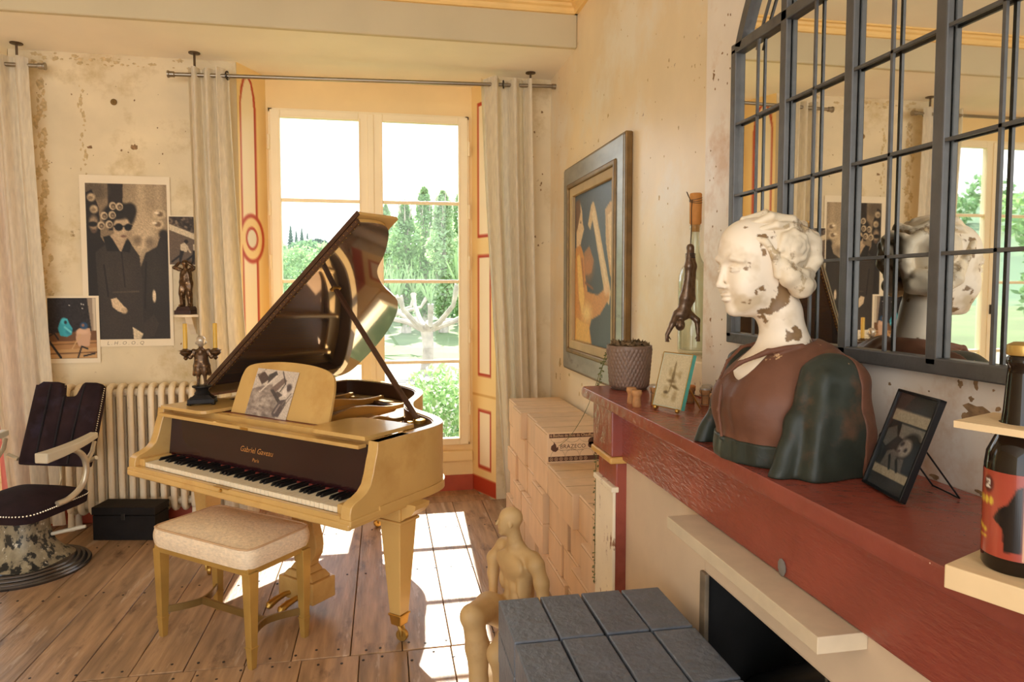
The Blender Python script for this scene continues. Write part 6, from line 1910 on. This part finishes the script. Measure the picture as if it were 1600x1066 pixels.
# ---------------------------------------------------------------- stack of grey bricks
m_brk = mk('grey_brick', (96, 102, 112), .42, var=.14, scale=18, bump=.45, bscale=60, col2=(120, 125, 132), thr=.62, wid=.2, s2=7, rnd=.08)
BW, BL, BH = .1065, .2125, .08
g = random.Random(2)
brick0 = None
RN = ['far row', 'second row', 'near row']
CN = ['leftmost', 'second from the left', 'third from the left', 'rightmost']
for lay in range(9):
    for r_ in range(3):
        for k in range(4):
            if lay < 8 and r_ == 1 and k in (1, 2): continue
            x = .272 + BW * (k + .5) + g.uniform(-.0015, .0015)
            y = 1.65 - BL * (r_ + .5) + g.uniform(-.002, .002) - .0035 * r_
            lab = 'dark grey brick on top of the stack, %s, %s' % (RN[r_], CN[k]) if lay == 8 else ('grey brick %s from the floor, %s, %s' % (['one', 'two', 'three', 'four', 'five', 'six', 'seven', 'eight'][lay] + (' layers' if lay else ' layer'), RN[r_], CN[k]))
            loc_ = (x, y, lay * BH)
            rz = g.uniform(-.006, .006)
            if brick0 is None:
                brick0 = MB().box(-BW / 2 + .0022, BW / 2 - .0022, -BL / 2 + .002, BL / 2 - .002, 0, BH - .0006).build('grey_brick', m_brk, bevel=.0035, seg=2, label=lab, cat='brick', group='stack of grey bricks')
                brick0.location = loc_; brick0.rotation_euler = (0, 0, rz)
            else:
                share(brick0, 'grey_brick', loc_, None, (0, 0, rz), lab, 'brick', 'stack of grey bricks')

# ---------------------------------------------------------------- seated stone figure
m_sand = mk('ochre_stone', (198, 164, 112), .6, var=.1, scale=8, col2=(176, 140, 92), thr=.55, wid=.2, s2=6, bump=.08, bscale=50)
sf = thing('seated_statue', 'ochre stone statue of a seated nude man behind the brick stack', 'statue', (.42, 2.33, 0))
s = SDF((.20, 2.0, .0), (.62, 2.58, .74), .0036)
F2 = Vector((-.93, -.36, 0)).normalized(); L2 = Vector((-F2.y, F2.x, 0))
HD = Vector((-.985, .17, 0)); HL = Vector((-HD.y, HD.x, 0))
Mh = Matrix((HD, HL, Vector((0, 0, 1)))).transposed()
Mt = Matrix((F2, L2, Vector((0, 0, 1)))).transposed()
hc = Vector((.436, 2.378, .664)); k_ = .80
q3 = lambda a, b, d: tuple(hc + (HD * a + HL * b + Vector((0, 0, d))) * k_)
hr = lambda *r: tuple(q * k_ for q in r)
s.ell(q3(-.006, 0, .012), hr(.054, .042, .050), .012, Mh).ell(q3(.018, 0, -.022), hr(.034, .031, .044), .012, Mh).ell(q3(.036, 0, -.054), hr(.014, .015, .011), .008, Mh)
s.cap(q3(.050, 0, .004), q3(.060, 0, -.016), .0030, .0050, .004).ell(q3(.047, 0, -.034), hr(.007, .012, .004), .003, Mh).ell(q3(-.002, .042, -.008), hr(.010, .006, .016), .002, Mh).ell(q3(-.002, -.042, -.008), hr(.010, .006, .016), .002, Mh)
for q in (-1, 1): s.ell(q3(.050, q * .017, .004), hr(.007, .009, .006), .003, Mh, sub=True)
s.cap(tuple(hc + Vector((.012, .004, -.030))), (.464, 2.388, .550), .024, .030, .014)
T = lambda f, l, z: (.470 + F2.x * f + L2.x * l, 2.385 + F2.y * f + L2.y * l, z)
s.ell(T(.002, 0, .495), (.054, .088, .066), .03, Mt).ell(T(-.008, 0, .40), (.045, .064, .085), .03, Mt).ell(T(-.03, 0, .29), (.076, .090, .066), .03, Mt)
for q in (-1, 1):
    s.ell(T(.038, q * .043, .512), (.014, .042, .026), .026, Mt)
    s.ell(T(-.036, q * .05, .505), (.028, .042, .05), .022, Mt)
    s.ell(T(-.004, q * .106, .532), (.031, .030, .032), .018, Mt)
    s.ell(T(.014, q * .06, .435), (.030, .018, .05), .015, Mt)
    s.ell(T(.033, q * .020, .425), (.011, .017, .020), .016, Mt)
    s.ell(T(.033, q * .020, .385), (.011, .017, .020), .016, Mt)
    s.cap((.464, 2.388, .560), T(-.005, q * .085, .548), .024, .020, .015)
s.cap(T(.070, 0, .515), T(.052, 0, .36), .003, .003, .014, sub=True)
s.cap(T(-.075, 0, .54), T(-.062, 0, .36), .005, .006, .014, sub=True)
s.chain([T(-.004, -.116, .53), (.402, 2.520, .475), (.398, 2.520, .415), (.392, 2.470, .335)], [.025, .026, .020, .014], .012)
s.chain([T(-.004, .116, .53), (.530, 2.272, .47), (.536, 2.262, .405), (.520, 2.230, .305)], [.025, .026, .020, .014], .012)
for base, dr in (((.390, 2.455, .325), Vector((-.7, -.5, -.5))), ((.517, 2.23, .297), Vector((-.5, -.6, -.6)))):
    bb_ = Vector(base); s.ell(base, (.018, .016, .020), .01)
    for k in range(4):
        o_ = bb_ + Vector((.012 * (k - 1.5) * .5, -.012 * (k - 1.5), 0)); s.cap(tuple(o_), tuple(o_ + dr * .035), .0068, .0055, .004)
    s.cap(tuple(bb_ + Vector((.005, .014, .004))), tuple(bb_ + Vector((-.012, .024, -.008))), .0068, .0055, .004)
s.chain([T(.0, -.055, .285), (.355, 2.345, .365), (.282, 2.218, .402)], [.062, .050, .040], .02)
s.ell((.272, 2.208, .408), (.034, .034, .036), .012)
s.chain([(.282, 2.218, .395), (.298, 2.222, .29), (.300, 2.210, .18), (.307, 2.202, .085)], [.036, .040, .030, .022], .015)
s.chain([(.307, 2.207, .050), (.285, 2.18, .035), (.258, 2.150, .028)], [.026, .022, .015], .012)
s.chain([T(.0, .055, .285), (.415, 2.20, .33), (.348, 2.072, .345)], [.062, .050, .040], .02)
s.chain([(.348, 2.072, .34), (.372, 2.088, .25), (.378, 2.092, .17), (.385, 2.095, .085)], [.036, .039, .029, .022], .015)
s.chain([(.385, 2.095, .050), (.360, 2.075, .035), (.332, 2.052, .028)], [.026, .022, .015], .012)
s.floor(.012)
s.build('body', m_sand, sf, world=True)
s = SDF((.16, 1.98, -.005), (.72, 2.66, .28), .008)
s.ell((.50, 2.40, .10), (.15, .15, .135), .04).ell((.42, 2.28, .0), (.24, .26, .045), .03).ell((.44, 2.33, .10), (.10, .12, .09), .05)
s.noise(.012, 30, 4).floor(.0)
s.build('rock_seat', mk('pale_rock', (206, 188, 160), .8, var=.15, scale=10, bump=.3, bscale=25), sf, world=True)

# ---------------------------------------------------------------- chipped plaster
def chips(spots, fr, name, mat, parent, seed):
    g_ = random.Random(seed)
    mb = MB()
    for i_, (a, b, r, asp) in enumerate(spots):
        n = 13
        pts = []
        for k in range(n):
            q = r * g_.uniform(.45, 1.15)
            an = 2 * math.pi * k / n
            pts.append((a + q * math.cos(an), b + q * asp * math.sin(an)))
        mb.prism(pts, -.0005, .0004 + .000012 * i_, fr)
    return mb.build(name, mat, parent, kind='stuff')
m_chip = mk('bare_plaster', (146, 114, 78), .9, var=.3, scale=60, bump=.4, bscale=80)
m_chipl = mk('bare_plaster_light', (204, 178, 132), .9, var=.25, scale=50, bump=.4, bscale=80)
g_ = random.Random(5)
sp = [(.996, 1.285, .034, .55), (.975, 1.272, .02, .8), (1.02, 1.27, .016, 1.0), (1.034, 1.331, .006, 1.4), (1.009, 1.308, .006, 1), (1.001, 1.335, .007, 1.5), (1.204, 1.307, .004, 1), (1.318, 1.277, .004, 1), (.956, 1.299, .006, 1), (1.977, 1.401, .006, 1.3), (1.947, 1.734, .004, 1.5), (1.982, 2.147, .009, 1.6), (1.93, 2.2, .007, .5)]
sp += [(1.20 + .012 * i, 1.158 + g_.uniform(0, .022), .006, g_.uniform(1, 2.5)) for i in range(8)] + [(.62 + i * .075 + g_.uniform(-.02, .02), 1.150, .014, .35) for i in range(8)]
sp += [(g_.uniform(.7, 2.0), g_.uniform(1.16, 1.34), g_.uniform(.0015, .003), 1) for _ in range(26)] + [(g_.uniform(1.84, 2.0), g_.uniform(1.2, 2.6), g_.uniform(.0015, .003), 1.4) for _ in range(26)]
chips(sp, lambda y, z, h: (XB - h, y, z), 'plaster_chips', m_chip, wall_ch, 1)
sp = [(2.923, 2.422, .006, 1.5), (2.777, 1.883, .009, 1.4), (3.469, 2.402, .012, 1.2), (3.63, 2.304, .009, 1.2), (2.694, 2.433, .006, 1.6), (2.592, 2.137, .006, 1.5)]
sp += [(g_.uniform(2.1, 4.6), g_.uniform(1.3, 2.95), g_.uniform(.0018, .0045), 1.3) for _ in range(110)] + [(g_.uniform(2.5, 4.6), g_.uniform(.85, 1.1), g_.uniform(.008, .03), 1.2) for _ in range(30)]
chips(sp, lambda y, z, h: (XR - h, y, z), 'plaster_chips', m_chipl, wall_right, 2)
sp = [(-1.834 + g_.uniform(-.02, .02), 2.75 - .03 * i, g_.uniform(.004, .014), g_.uniform(1, 3)) for i in range(34)]
sp += [(-2.07 + g_.uniform(-.03, .035), 2.75 - .024 * i, g_.uniform(.008, .028), g_.uniform(1, 2)) for i in range(60)] + [(g_.uniform(-2.1, -1.2), 2.93 + g_.uniform(-.05, .01), g_.uniform(.006, .025), .6) for _ in range(40)]
chips(sp, lambda x, z, h: (x, YW - h, z), 'plaster_chips', m_chipl, wall_back, 3)
sp = [(g_.uniform(-2.08, -1.0), g_.uniform(.95, 2.8), g_.uniform(.002, .006), 1.3) for _ in range(60)] + [(-1.536, 2.387, .02, 1.0), (-1.793, 2.377, .016, .8), (-1.611, 2.364, .008, 1)]
sp += [(.80 + g_.uniform(0, .34), g_.uniform(.8, 2.9), g_.uniform(.003, .010), 1.3) for _ in range(40)]
chips(sp, lambda x, z, h: (x, YW - .0004 - h, z), 'plaster_chips', m_chip, wall_back, 4)
